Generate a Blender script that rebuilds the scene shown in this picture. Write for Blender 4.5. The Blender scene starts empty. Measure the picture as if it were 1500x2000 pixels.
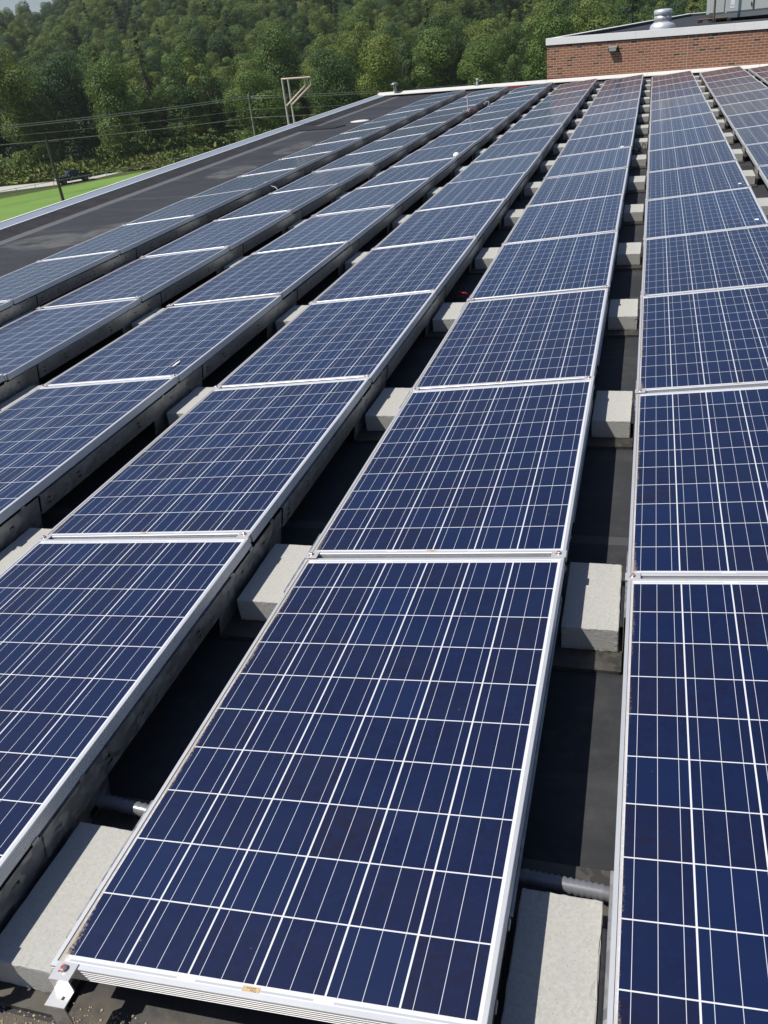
import bpy, bmesh, math, random
import numpy as np
from mathutils import Vector, Matrix
rad = math.radians
scene = bpy.context.scene
COL = scene.collection

# ------------------------------------------------------------------ camera
CAM = (1.2128, -0.8322, 1.7417)
RGT, FWD, UPV = (0.9647, 0.2466, -0.0928), (-0.2597, 0.8308, -0.4923), (-0.0443, 0.4990, 0.8655)
camd = bpy.data.cameras.new("camera")
cam = bpy.data.objects.new("camera", camd)
COL.objects.link(cam)
_r = Vector(RGT).normalized()
_u = (Vector(UPV) - _r * Vector(UPV).dot(_r)).normalized()
_f = _r.cross(_u)
cam.matrix_world = Matrix(((_r.x, _u.x, _f.x, CAM[0]), (_r.y, _u.y, _f.y, CAM[1]), (_r.z, _u.z, _f.z, CAM[2]), (0, 0, 0, 1)))
camd.sensor_fit = 'VERTICAL'
camd.sensor_height = 36.0
camd.sensor_width = 27.0
camd.lens = 1634.8 / 2000 * 36.0
camd.shift_x = -45.1 / 2000
camd.shift_y = -15.6 / 2000
camd.clip_start = 0.05
camd.clip_end = 5000
scene.camera = cam

def proj(p):
    d = Vector(p) - Vector(CAM)
    y = d.dot(Vector(FWD))
    if y < 0.05: return (-9999, -9999)
    return (795.1 + 1634.8 * d.dot(Vector(RGT)) / y, 984.4 - 1634.8 * d.dot(Vector(UPV)) / y)
def ray(px, py):
    return Vector(RGT) * ((px - 795.1) / 1634.8) + Vector(FWD) - Vector(UPV) * ((py - 984.4) / 1634.8)
def at_z(px, py, z):
    d = ray(px, py)
    return Vector(CAM) + d * ((z - CAM[2]) / d.z)
def at_r(px, py, r):
    d = ray(px, py)
    return Vector(CAM) + d * (r / math.hypot(d.x, d.y))
def visible(pts, m=0):
    q = [proj(p) for p in pts]
    xs = [a for a, b in q if a > -9000]
    ys = [b for a, b in q if a > -9000]
    return bool(xs) and max(xs) > -m and min(xs) < 1500 + m and max(ys) > -m and min(ys) < 2000 + m

# ------------------------------------------------------------------ light
SUN = Vector((-0.53, -0.31, 1.0)).normalized()
world = bpy.data.worlds.new("World")
scene.world = world
world.use_nodes = True
wn = world.node_tree
sky = wn.nodes.new('ShaderNodeTexSky')
sky.sky_type = 'NISHITA'
sky.sun_disc = False
sky.sun_elevation = math.asin(SUN.z)
sky.sun_rotation = math.atan2(SUN.x, SUN.y)
sky.air_density = 1.0
sky.dust_density = 0.5
sky.ozone_density = 3.5
tint = wn.nodes.new('ShaderNodeMix'); tint.data_type = 'RGBA'; tint.blend_type = 'MULTIPLY'; tint.inputs[0].default_value = 1
tint.inputs[7].default_value = (.99, .965, 1.06, 1)
wn.links.new(sky.outputs[0], tint.inputs[6])
wn.links.new(tint.outputs[2], wn.nodes['Background'].inputs[0])
wn.nodes['Background'].inputs[1].default_value = 0.068
sund = bpy.data.lights.new("sun", 'SUN')
sund.energy = 5.0
sund.angle = rad(0.5)
sund.color = (1.0, 0.955, 0.88)
sun = bpy.data.objects.new("sun", sund)
COL.objects.link(sun)
sun.rotation_euler = SUN.to_track_quat('Z', 'Y').to_euler()
sun.location = (-20, -20, 40)
scene.view_settings.view_transform = 'Standard'
scene.view_settings.look = 'None'
scene.view_settings.exposure = 0.2
scene.view_settings.gamma = 1.0
scene.render.engine = 'CYCLES'
scene.cycles.use_denoising = True
scene.cycles.max_bounces = 6
scene.cycles.diffuse_bounces = 3
scene.cycles.glossy_bounces = 3
scene.cycles.volume_bounces = 0

# ------------------------------------------------------------------ helpers
class NT:
    def __init__(s, name):
        s.m = bpy.data.materials.new(name)
        s.m.use_nodes = True
        s.t = s.m.node_tree
        s.b = s.t.nodes['Principled BSDF']
    def put(s, inp, v):
        if isinstance(v, bpy.types.NodeSocket): s.t.links.new(v, inp)
        elif isinstance(v, bpy.types.Node): s.t.links.new(v.outputs[0], inp)
        else: inp.default_value = v
    def n(s, typ, ins=None, **kw):
        n = s.t.nodes.new('ShaderNode' + typ)
        for k, v in kw.items(): setattr(n, k, v)
        for k, v in (ins or {}).items(): s.put(n.inputs[k], v)
        return n
    def math(s, op, a, b=None, c=None):
        n = s.t.nodes.new('ShaderNodeMath'); n.operation = op
        s.put(n.inputs[0], a)
        if b is not None: s.put(n.inputs[1], b)
        if c is not None: s.put(n.inputs[2], c)
        return n.outputs[0]
    def mix(s, f, a, b, blend='MIX'):
        n = s.t.nodes.new('ShaderNodeMix'); n.data_type = 'RGBA'; n.blend_type = blend
        s.put(n.inputs[0], f); s.put(n.inputs[6], a); s.put(n.inputs[7], b)
        return n.outputs[2]
    def ramp(s, f, lo, hi):
        n = s.t.nodes.new('ShaderNodeMapRange'); n.clamp = True
        s.put(n.inputs[0], f); n.inputs[1].default_value = lo; n.inputs[2].default_value = hi
        return n.outputs[0]
    def noise(s, scale, detail=4, vec=None, rough=.55, dist=0):
        ins = {'Scale': scale, 'Detail': detail, 'Roughness': rough, 'Distortion': dist}
        if vec is not None: ins['Vector'] = vec
        return s.n('TexNoise', ins).outputs[0]
    def obj(s): return s.n('TexCoord').outputs['Object']
    def pos(s): return s.n('NewGeometry').outputs['Position']
    def rnd(s): return s.n('ObjectInfo').outputs['Random']
    def bump(s, h, strength=.3, dist=.01):
        n = s.n('Bump', {'Height': h, 'Strength': strength, 'Distance': dist})
        s.put(s.b.inputs['Normal'], n.outputs[0])
    def set(s, **kw):
        for k, v in kw.items(): s.put(s.b.inputs[k.replace('_', ' ')], v)
        return s
def c4(r, g=None, b=None):
    if g is None: g = b = r
    return (r, g, b, 1)

def simple(name, col, rough=.6, metal=0.0, var=.15, scale=6, bump=0, spec=.5):
    m = NT(name)
    nz = m.noise(scale, 5, m.obj())
    lo = c4(*[x * (1 - var) for x in col]); hi = c4(*[min(1, x * (1 + var)) for x in col])
    m.set(Base_Color=m.mix(nz, lo, hi), Roughness=rough, Metallic=metal, Specular_IOR_Level=spec)
    if bump: m.bump(m.noise(scale * 6, 5, m.obj()), bump)
    return m.m

class MB:
    def __init__(s): s.v = []; s.f = []; s.mi = []; s.sm = []
    def add(s, vs, fs, mi=0, smooth=False, M=None):
        o = len(s.v)
        s.v += [tuple(M @ Vector(p)) if M else tuple(p) for p in vs]
        for f in fs: s.f.append([i + o for i in f]); s.mi.append(mi); s.sm.append(smooth)
    def box(s, x0, x1, y0, y1, z0, z1, mi=0, M=None):
        vs = [(x, y, z) for x in (x0, x1) for y in (y0, y1) for z in (z0, z1)]
        s.add(vs, [(0, 1, 3, 2), (4, 6, 7, 5), (0, 4, 5, 1), (2, 3, 7, 6), (0, 2, 6, 4), (1, 5, 7, 3)], mi, False, M)
    def tube(s, pts, r, n=8, mi=0, cap=True, smooth=True):
        pts = [Vector(p) for p in pts]
        rs = r if isinstance(r, (list, tuple)) else [r] * len(pts)
        vs = []; fs = []
        for i, p in enumerate(pts):
            t = (pts[min(i + 1, len(pts) - 1)] - pts[max(i - 1, 0)]).normalized()
            a = t.cross(Vector((0, 0, 1)))
            if a.length < .05: a = t.cross(Vector((0, 1, 0)))
            a.normalize(); b = t.cross(a)
            for k in range(n):
                th = 2 * math.pi * k / n
                vs.append(p + (a * math.cos(th) + b * math.sin(th)) * rs[i])
        for i in range(len(pts) - 1):
            for k in range(n):
                fs.append((i * n + k, i * n + (k + 1) % n, (i + 1) * n + (k + 1) % n, (i + 1) * n + k))
        s.add(vs, fs, mi, smooth)
        if cap:
            s.add(vs[:n], [tuple(range(n - 1, -1, -1))], mi); s.add(vs[-n:], [tuple(range(n))], mi)
    def lathe(s, prof, n=24, mi=0, M=None, smooth=True):
        vs = []; fs = []
        for r, z in prof:
            for k in range(n):
                th = 2 * math.pi * k / n
                vs.append((r * math.cos(th), r * math.sin(th), z))
        for i in range(len(prof) - 1):
            for k in range(n):
                fs.append((i * n + k, i * n + (k + 1) % n, (i + 1) * n + (k + 1) % n, (i + 1) * n + k))
        fs.append(tuple(range(n - 1, -1, -1))); fs.append(tuple(range((len(prof) - 1) * n, len(prof) * n)))
        s.add(vs, fs, mi, smooth, M)
    def prism(s, poly, z0, z1, mi=0, M=None):
        n = len(poly)
        vs = [(x, y, z0) for x, y in poly] + [(x, y, z1) for x, y in poly]
        fs = [tuple(range(n - 1, -1, -1)), tuple(range(n, 2 * n))] + [(i, (i + 1) % n, n + (i + 1) % n, n + i) for i in range(n)]
        s.add(vs, fs, mi, False, M)
    def mesh(s, name, mats):
        me = bpy.data.meshes.new(name)
        me.from_pydata(s.v, [], s.f)
        for m in (mats if isinstance(mats, (list, tuple)) else [mats]):
            if m: me.materials.append(m)
        me.polygons.foreach_set('material_index', s.mi)
        me.polygons.foreach_set('use_smooth', s.sm)
        me.update()
        return me
    def build(s, name, mats, parent=None):
        return link(name, s.mesh(name, mats), parent)

def link(name, me, parent=None, loc=None, rot=None):
    o = bpy.data.objects.new(name, me)
    COL.objects.link(o)
    if parent: o.parent = parent
    if loc: o.location = loc
    if rot: o.rotation_euler = rot
    return o
def tag(o, label=None, cat=None, group=None, kind=None):
    if label: o['label'] = label
    if cat: o['category'] = cat
    if group: o['group'] = group
    if kind: o['kind'] = kind
    return o
def thing(name, loc, label, cat, group=None, rot=None):
    o = link(name, None, None, loc, rot)
    o.empty_display_size = .2
    return tag(o, label, cat, group)
def copy_tree(o, parent=None):
    c = o.copy(); COL.objects.link(c)
    if parent: c.parent = parent
    for ch in list(o.children): copy_tree(ch, c)
    return c
def bevel(me, w, seg=2):
    bm = bmesh.new(); bm.from_mesh(me)
    bmesh.ops.remove_doubles(bm, verts=bm.verts, dist=1e-5)
    bmesh.ops.bevel(bm, geom=list(bm.edges), offset=w, segments=seg, affect='EDGES', profile=.6)
    bm.to_mesh(me); bm.free(); me.update()
def fixnormals(me):
    bm = bmesh.new(); bm.from_mesh(me)
    bmesh.ops.recalc_face_normals(bm, faces=bm.faces)
    bm.to_mesh(me); bm.free(); me.update()
ORD = ['', 'first', 'second', 'third', 'fourth', 'fifth', 'sixth', 'seventh', 'eighth', 'ninth', 'tenth', 'eleventh', 'twelfth',
       'thirteenth', 'fourteenth', 'fifteenth', 'sixteenth', 'seventeenth', 'eighteenth', 'nineteenth', 'twentieth',
       'twenty-first', 'twenty-second', 'twenty-third', 'twenty-fourth', 'twenty-fifth', 'twenty-sixth', 'twenty-seventh', 'twenty-eighth',
       'twenty-ninth', 'thirtieth', 'thirty-first', 'thirty-second', 'thirty-third', 'thirty-fourth', 'thirty-fifth', 'thirty-sixth',
       'thirty-seventh', 'thirty-eighth', 'thirty-ninth', 'fortieth']

# ------------------------------------------------------------------ materials
def mat_roof():
    m = NT('roof_membrane'); P = m.pos()
    x, y, z = [m.n('SeparateXYZ', {0: P}).outputs[i] for i in range(3)]
    big = m.noise(.35, 5, P, .6, .6); fine = m.noise(9, 6, P, .7)
    col = m.mix(m.ramp(big, .35, .75), c4(.024, .0255, .029), c4(.043, .045, .050))
    col = m.mix(m.math('MULTIPLY', m.ramp(fine, .5, .8), .35), col, c4(.085, .083, .080))
    # streaks of dust carried across the slope
    st = m.noise(1, 6, m.n('Mapping', {'Vector': P, 'Scale': (.5, 2.2, 1), 'Rotation': (0, 0, .5)}).outputs[0], .65, .8)
    col = m.mix(m.math('MULTIPLY', m.ramp(st, .52, .75), .3), col, c4(.12, .12, .125))
    # lap seams every 3.05 m, and the wide seam tape along the edge
    fr = m.math('FRACT', m.math('DIVIDE', m.math('ADD', y, .9), 3.05))
    seam = m.math('LESS_THAN', fr, .02)
    col = m.mix(m.math('MULTIPLY', seam, .35), col, c4(.11, .11, .115))
    edge = m.math('COMPARE', x, -6.80, .09)
    col = m.mix(m.math('MULTIPLY', edge, m.math('ADD', .35, m.math('MULTIPLY', fine, .5))), col, c4(.15, .15, .155))
    # dried puddle marks: sharp-edged rings with a shape of their own
    wob = m.math('MULTIPLY', m.math('SUBTRACT', m.noise(1.3, 4, P), .5), 1.5)
    for px, py, rx, ry in ((-6.05, 8.45, .55, .50), (-5.45, 9.1, .35, .5), (-5.9, 13.6, .35, .8), (-5.8, 16.5, .3, 1.0)):
        dx = m.math('DIVIDE', m.math('SUBTRACT', x, px), rx); dy = m.math('DIVIDE', m.math('SUBTRACT', y, py), ry)
        d = m.math('ADD', m.math('SQRT', m.math('ADD', m.math('MULTIPLY', dx, dx), m.math('MULTIPLY', dy, dy))), wob)
        f = m.math('MULTIPLY', m.ramp(d, 1.05, .8), m.math('MULTIPLY', m.ramp(m.noise(3.5, 5, P), .3, .62), .32))
        col = m.mix(f, col, c4(.22, .215, .20))
    # sandy grit washed to the near end
    gr = m.math('MULTIPLY', m.ramp(y, .1, -.15), m.ramp(m.noise(14, 8, P, .75), .34, .56))
    col = m.mix(gr, col, c4(.20, .155, .095))
    m.set(Base_Color=col, Roughness=.72, Specular_IOR_Level=.3)
    m.bump(m.math('ADD', fine, m.math('MULTIPLY', big, 3)), .25, .01)
    return m.m

def mat_cells():
    m = NT('solar_cells'); P = m.obj(); rnd = m.rnd()
    sx = m.n('SeparateXYZ', {0: P})
    x, y = sx.outputs[0], sx.outputs[1]
    cx = m.math('DIVIDE', m.math('SUBTRACT', x, .0182), .15927); cy = m.math('DIVIDE', m.math('SUBTRACT', y, .0287), .15927)
    fx, fy = m.math('FRACT', cx), m.math('FRACT', cy); ix, iy = m.math('FLOOR', cx), m.math('FLOOR', cy)
    gapx = m.math('GREATER_THAN', m.math('ABSOLUTE', m.math('SUBTRACT', fx, .5)), .5 - .0022 / .15927)
    gapy = m.math('GREATER_THAN', m.math('ABSOLUTE', m.math('SUBTRACT', fy, .5)), .5 - .0017 / .15927)
    outx = m.math('GREATER_THAN', m.math('ABSOLUTE', m.math('SUBTRACT', cx, 3)), 3)
    outy = m.math('GREATER_THAN', m.math('ABSOLUTE', m.math('SUBTRACT', cy, 5)), 5)
    gap = m.math('MAXIMUM', m.math('MAXIMUM', gapx, gapy), m.math('MAXIMUM', outx, outy))
    bx = m.math('ABSOLUTE', m.math('SUBTRACT', m.math('FRACT', m.math('MULTIPLY', fx, 3)), .5))
    bus = m.math('MULTIPLY', m.math('LESS_THAN', bx, .0007 / .15927 * 3), m.math('LESS_THAN', m.math('ABSOLUTE', m.math('SUBTRACT', cy, 5)), 5.06))
    # ribbon that joins the strings in the end margins
    rib = m.math('MULTIPLY', outy, m.math('COMPARE', m.math('ABSOLUTE', m.math('SUBTRACT', cy, 5)), 5.062, .014))
    rib = m.math('MULTIPLY', rib, m.math('LESS_THAN', m.math('ABSOLUTE', m.math('SUBTRACT', m.math('FRACT', m.math('MULTIPLY', cx, .5)), .5)), .43))
    cell = m.n('CombineXYZ', {0: m.math('ADD', ix, m.math('MULTIPLY', rnd, 171.3)), 1: iy, 2: m.math('MULTIPLY', rnd, 33)})
    wn_ = m.n('TexWhiteNoise', {0: cell.outputs[0]}, noise_dimensions='3D')
    a, ccol = wn_.outputs[0], wn_.outputs[1]
    a2 = m.n('SeparateColor', {0: ccol}).outputs[1]
    col = m.mix(m.math('POWER', a, 1.4), c4(.0012, .0050, .034), c4(.0055, .0042, .018))
    col = m.mix(m.math('MULTIPLY', m.ramp(a2, .7, 1), .9), col, c4(.002, .0115, .056))
    ptint = m.n('TexWhiteNoise', {1: m.math('MULTIPLY', rnd, 977.0)}, noise_dimensions='1D').outputs[0]
    col = m.mix(m.math('MULTIPLY', m.ramp(ptint, .7, .97), .5), col, c4(.0135, .0095, .022))
    # poly-crystal flakes
    pv = m.n('VectorMath', {0: P, 1: m.n('CombineXYZ', {0: rnd, 1: rnd, 2: 0}).outputs[0]}, operation='ADD').outputs[0]
    vo = m.n('TexVoronoi', {'Vector': pv, 'Scale': 65.0}).outputs[1]
    fl = m.n('SeparateColor', {0: vo}).outputs[0]
    col = m.mix(m.math('MULTIPLY', fl, .62), col, c4(.003, .0095, .050))
    cloud = m.noise(5, 4, pv)
    col = m.mix(m.math('MULTIPLY', m.ramp(cloud, .4, .7), .6), col, c4(.0018, .0092, .046))
    col = m.mix(bus, col, c4(.52, .54, .60))
    col = m.mix(gap, col, m.mix(rib, c4(.62, .63, .66), c4(.42, .43, .46)))
    # dirt caught along the low edge, worst in the near corner, with streaks above it
    n1 = m.noise(170, 6, pv, .75); n2 = m.noise(3.5, 3, pv)
    wid = m.math('ADD', .006, m.math('MULTIPLY', m.math('MULTIPLY', n2, n2), .038))
    wid = m.math('ADD', wid, m.math('MULTIPLY', m.ramp(y, .18, .0), .02))
    amt = m.math('MULTIPLY', m.math('ADD', .35, m.math('MULTIPLY', rnd, .75)), 1.0)
    dirt = m.math('SUBTRACT', 1.0, m.math('DIVIDE', m.math('SUBTRACT', x, .011), wid))
    dirt = m.math('ADD', dirt, m.math('MULTIPLY', m.math('SUBTRACT', n1, .55), 2.2))
    dirt = m.math('MULTIPLY', m.ramp(dirt, .05, .6), amt)
    core = m.math('MULTIPLY', m.ramp(x, .0185, .0145), m.math('ADD', .25, m.math('MULTIPLY', rnd, .6)))
    dirt = m.math('MINIMUM', m.math('MAXIMUM', dirt, core), .92)
    col = m.mix(dirt, col, m.mix(n1, c4(.20, .165, .12), c4(.40, .34, .26)))
    # thin film of dust, streaky, over everything, a little more on some panels
    stv = m.n('Mapping', {'Vector': pv, 'Scale': (2.0, 9.0, 1)}).outputs[0]
    film = m.math('MULTIPLY', m.ramp(m.noise(1.2, 6, stv, .6), .35, .8), m.math('ADD', .003, m.math('MULTIPLY', rnd, .008)))
    col = m.mix(m.math('ADD', film, .0), col, c4(.45, .44, .43))
    spots = m.math('GREATER_THAN', m.noise(38, 2, pv), .79)
    col = m.mix(m.math('MULTIPLY', spots, .12), col, c4(.5, .5, .48))
    m.set(Base_Color=col, Roughness=.55, Specular_IOR_Level=.15, Coat_Weight=1.0, Coat_IOR=1.62,
          Coat_Roughness=m.math('ADD', m.math('ADD', .15, m.math('MULTIPLY', rnd, .08)), m.math('MULTIPLY', dirt, .5)), Sheen_Weight=.035, Sheen_Roughness=.3, Sheen_Tint=c4(.7, .78, 1))
    return m.m

def mat_concrete():
    m = NT('concrete'); P = m.obj(); rnd = m.rnd()
    pv = m.n('VectorMath', {0: P, 1: m.n('CombineXYZ', {0: m.math('MULTIPLY', rnd, 90), 1: m.math('MULTIPLY', rnd, 50), 2: 0}).outputs[0]}, operation='ADD').outputs[0]
    big = m.noise(9, 5, pv); mid = m.noise(110, 5, pv, .65); fine = m.noise(260, 4, pv, .7)
    col = m.mix(m.ramp(mid, .25, .75), c4(.31, .31, .288), c4(.42, .417, .388))
    col = m.mix(m.math('MULTIPLY', m.ramp(big, .4, .8), .25), col, c4(.33, .33, .315))
    col = m.mix(m.math('MULTIPLY', m.ramp(fine, .56, .75), .5), col, c4(.56, .555, .52))
    pit = m.math('LESS_THAN', m.n('TexVoronoi', {'Vector': pv, 'Scale': 90.0}).outputs[0], .12)
    pit = m.math('MULTIPLY', pit, m.math('GREATER_THAN', mid, .5))
    col = m.mix(m.math('MULTIPLY', pit, .7), col, c4(.12, .115, .105))
    z = m.n('SeparateXYZ', {0: P}).outputs[2]
    foot = m.math('MULTIPLY', m.ramp(z, .018, .0), m.ramp(m.noise(40, 4, pv), .35, .6))
    col = m.mix(m.math('MULTIPLY', foot, .6), col, c4(.16, .13, .09))
    col = m.mix(m.math('MULTIPLY', m.math('SUBTRACT', rnd, .5), .35), col, c4(.5, .49, .46))
    m.set(Base_Color=col, Roughness=.95, Specular_IOR_Level=.15)
    h = m.math('SUBTRACT', m.math('ADD', m.math('MULTIPLY', fine, .5), mid), m.math('MULTIPLY', pit, .6))
    m.bump(h, .32, .003)
    return m.m

def mat_galv(name='galvanised_steel', base=(.42, .42, .405), rough=.5):
    m = NT(name); P = m.pos()
    sp = m.n('TexVoronoi', {'Vector': P, 'Scale': 38.0}).outputs[1]
    s_ = m.n('SeparateColor', {0: sp}).outputs[0]
    big = m.noise(5, 5, P, .6)
    col = m.mix(s_, c4(*[b * .78 for b in base]), c4(*[b * 1.12 for b in base]))
    col = m.mix(m.math('MULTIPLY', m.ramp(big, .45, .75), .5), col, c4(base[0] * .62, base[1] * .58, base[2] * .5))
    m.set(Base_Color=col, Metallic=.8, Roughness=m.math('ADD', rough - .1, m.math('MULTIPLY', s_, .2)))
    return m.m

def mat_alu():
    m = NT('aluminium_frame'); P = m.obj()
    nz = m.noise(22, 5, P, .6); big = m.noise(3, 4, P)
    col = m.mix(nz, c4(.64, .65, .66), c4(.74, .745, .75))
    spot = m.math('GREATER_THAN', m.noise(55, 3, m.pos()), .70)
    col = m.mix(m.math('MULTIPLY', spot, m.math('MULTIPLY', big, .6)), col, c4(.42, .42, .43))
    m.set(Base_Color=col, Metallic=.6, Roughness=m.math('ADD', .38, m.math('MULTIPLY', big, .15)))
    return m.m

def mat_brick():
    m = NT('red_brick'); P = m.obj()
    br = m.n('TexBrick', {'Vector': m.n('Mapping', {'Vector': P, 'Rotation': (rad(90), 0, 0)}).outputs[0],
             'Color1': c4(.35, .145, .080), 'Color2': c4(.24, .100, .058), 'Mortar': c4(.47, .39, .30), 'Scale': 1.0, 'Mortar Size': .0085,
             'Mortar Smooth': .1, 'Bias': -.1, 'Brick Width': .2032, 'Row Height': .0677})
    sx = m.n('SeparateXYZ', {0: P})
    row = m.math('FLOOR', m.math('DIVIDE', sx.outputs[2], .0677))
    off = m.math('MULTIPLY', m.math('MODULO', m.math('ABSOLUTE', row), 2.0), .5)
    bc = m.math('FLOOR', m.math('ADD', m.math('DIVIDE', sx.outputs[0], .2032), off))
    w = m.n('TexWhiteNoise', {0: m.n('CombineXYZ', {0: bc, 1: row}).outputs[0]}, noise_dimensions='3D').outputs[0]
    col = m.mix(m.math('MULTIPLY', m.math('GREATER_THAN', w, .93), m.math('SUBTRACT', 1.0, br.outputs[1])), br.outputs[0], c4(.085, .065, .045))
    st = m.noise(1.2, 5, P)
    col = m.mix(m.math('MULTIPLY', m.ramp(st, .45, .8), .25), col, c4(.30, .16, .11))
    col = m.mix(m.math('MULTIPLY', m.noise(60, 4, P), .25), col, c4(.10, .04, .03))
    m.set(Base_Color=col, Roughness=.9, Specular_IOR_Level=.2)
    m.bump(m.math('SUBTRACT', 1.0, br.outputs[1]), .6, .006)
    return m.m

def mat_leaf(name, dark, light):
    m = NT(name); rnd = m.rnd()
    at = m.n('Attribute', attribute_name='hue').outputs[2]
    tr = m.n('Attribute', attribute_name='tree').outputs[2]
    k = m.math('FRACT', m.math('ADD', rnd, tr))
    col = m.mix(at, c4(*dark), c4(*light))
    col = m.mix(m.math('MULTIPLY', m.ramp(k, .55, 1), .75), col, c4(.20, .235, .048))
    col = m.mix(m.math('MULTIPLY', m.ramp(k, .45, .05), .8), col, c4(.024, .066, .030))
    m.set(Base_Color=col, Roughness=.6, Specular_IOR_Level=.25)
    tl = m.n('BsdfTranslucent', {0: m.mix(.5, col, c4(.12, .16, .02))})
    mx = m.n('MixShader', {0: .25, 1: m.b.outputs[0], 2: tl.outputs[0]})
    m.t.links.new(mx.outputs[0], m.t.nodes['Material Output'].inputs[0])
    return m.m

def mat_lawn():
    m = NT('lawn_grass'); P = m.pos()
    a = m.noise(.12, 5, P, .6); b = m.noise(2.2, 6, P, .7)
    col = m.mix(m.ramp(a, .3, .7), c4(.112, .205, .046), c4(.155, .255, .064))
    col = m.mix(m.math('MULTIPLY', m.ramp(b, .4, .75), .45), col, c4(.20, .28, .085))
    m.set(Base_Color=col, Roughness=.9, Specular_IOR_Level=.1)
    m.bump(b, .5, .05)
    return m.m

def mat_ground():
    m = NT('forest_ground'); P = m.pos()
    a = m.noise(.05, 6, P, .6); b = m.noise(1.5, 6, P, .7)
    col = m.mix(m.ramp(a, .3, .7), c4(.035, .06, .015), c4(.075, .085, .028))
    col = m.mix(m.math('MULTIPLY', m.ramp(b, .45, .75), .5), col, c4(.10, .10, .04))
    m.set(Base_Color=col, Roughness=.95, Specular_IOR_Level=.1)
    m.bump(b, .6, .1)
    return m.m

M_roof = mat_roof(); M_cells = mat_cells(); M_conc = mat_concrete(); M_galv = mat_galv(); M_alu = mat_alu(); M_brick = mat_brick()
M_tray = mat_galv('ballast_tray_steel', (.12, .115, .105), .6)
M_clamp = simple('clamp_metal', (.74, .73, .71), .32, .55, .08, 40)
M_bolt = simple('steel_bolt', (.45, .43, .42), .35, .8)
M_red = simple('red_paint_mark', (.45, .03, .05), .5)
M_back = simple('white_backsheet', (.72, .72, .72), .6)
M_sticker = simple('tan_sticker', (.50, .36, .19), .6, 0, .1, 80)
M_ink = simple('black_ink', (.02, .018, .018), .6)
M_conduit = simple('grey_conduit', (.17, .175, .195), .35, .25, .12, 20)
M_white = simple('white_coping_metal', (.80, .80, .77), .45, .0, .05, 2)
M_bluealu = simple('blue_grey_coping_metal', (.42, .46, .52), .35, .5, .06, 1.5)
M_black = simple('black_flashing', (.018, .018, .02), .7, 0, .3, 3, .2)
M_cant = simple('rough_black_cant', (.032, .032, .035), .85, 0, .55, 5, 1.2, .2)
M_redpaint = simple('red_flashing', (.30, .03, .035), .7)
M_wire = simple('black_wire', (.03, .03, .03), .6)
M_rwire = simple('red_wire', (.40, .02, .03), .5)
M_wwire = simple('grey_wire', (.5, .5, .52), .5)
M_bird = simple('bird_dropping_white', (.75, .75, .72), .8)

def text_mesh(body, size, name='lettering'):
    cu = bpy.data.curves.new(name, 'FONT'); cu.body = body; cu.size = size; cu.align_x = 'CENTER'; cu.align_y = 'CENTER'
    o = bpy.data.objects.new(name, cu); COL.objects.link(o)
    dg = bpy.context.evaluated_depsgraph_get()
    me = bpy.data.meshes.new_from_object(o.evaluated_get(dg))
    bpy.data.objects.remove(o); bpy.data.curves.remove(cu)
    me.materials.clear(); me.materials.append(M_ink); me.name = name
    return me

# ------------------------------------------------------------------ ground, path, hills
ZG = -15.685
def line_pt(t, off=0.0):      # along the fence line; off > 0 is away from the building
    d = Vector((.553, .833)); n = Vector((-.833, .553))
    p = Vector((-92.8, 124.0)) + d * t + n * off
    return p
def terrain(x, y):
    # the wooded hill behind the flat ground
    dx, dy = x - CAM[0], y - CAM[1]
    r = math.hypot(dx, dy); az = math.degrees(math.atan2(dx, dy))
    u = min(1, max(0, (r - 205) / 470)); u = u * u * (3 - 2 * u)
    top = 33.5 + 20 * min(1, max(0, (az + 36.2) / 9))
    return ZG + top * u
def hill_mesh():
    vs = []; fs = []
    rs = [0, 40, 90, 130, 160, 185, 205, 225, 250, 280, 315, 355, 400, 450, 510, 580, 680, 760, 840, 900]
    na = 72
    for r in rs:
        for k in range(na):
            a = 2 * math.pi * k / na
            x, y = CAM[0] + r * math.sin(a), CAM[1] + r * math.cos(a)
            vs.append((x, y, terrain(x, y) if (y > 0 or x < 0) else ZG))
    for i in range(len(rs) - 1):
        for k in range(na):
            fs.append((i * na + k, i * na + (k + 1) % na, (i + 1) * na + (k + 1) % na, (i + 1) * na + k))
    mb = MB(); mb.add(vs, fs, 0, True)
    return mb
o = hill_mesh().build('ground', mat_ground()); tag(o, kind='structure'); fixnormals(o.data)

def sheet(name, pts, z, mat, grid=None):
    mb = MB(); mb.add([(p[0], p[1], z) for p in pts], [tuple(range(len(pts)))])
    o = mb.build(name, mat); tag(o, kind='structure')
    fixnormals(o.data)
    if o.data.polygons[0].normal.z < 0: o.data.flip_normals()
    return o
A, B = line_pt(-90), line_pt(70)
sheet('lawn', [A, B, (-10, 150), (-10, -40), (-110, -40)], ZG + .02, mat_lawn())
# mown lawn meets a flat strip coloured darker green in front of the path
M_verge = simple('dark_green_verge', (.022, .050, .012), .9, 0, .4, .8)
sheet('grass_verge', [at_z(px, py, ZG) for px, py in ((-120, 406), (0, 381), (60, 370.5), (138, 360), (60, 368), (0, 376), (-120, 396))], ZG + .03, M_verge)
M_path = simple('pale_path_concrete', (.42, .40, .37), .9, 0, .12, .6)
sheet('path', [at_z(px, py, ZG) for px, py in ((-150, 401), (0, 376), (60, 368), (150, 356.5), (192, 347.5), (250, 334), (250, 330), (192, 343.5), (150, 350.5), (0, 365.5), (-150, 386))], ZG + .04, M_path)

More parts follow.
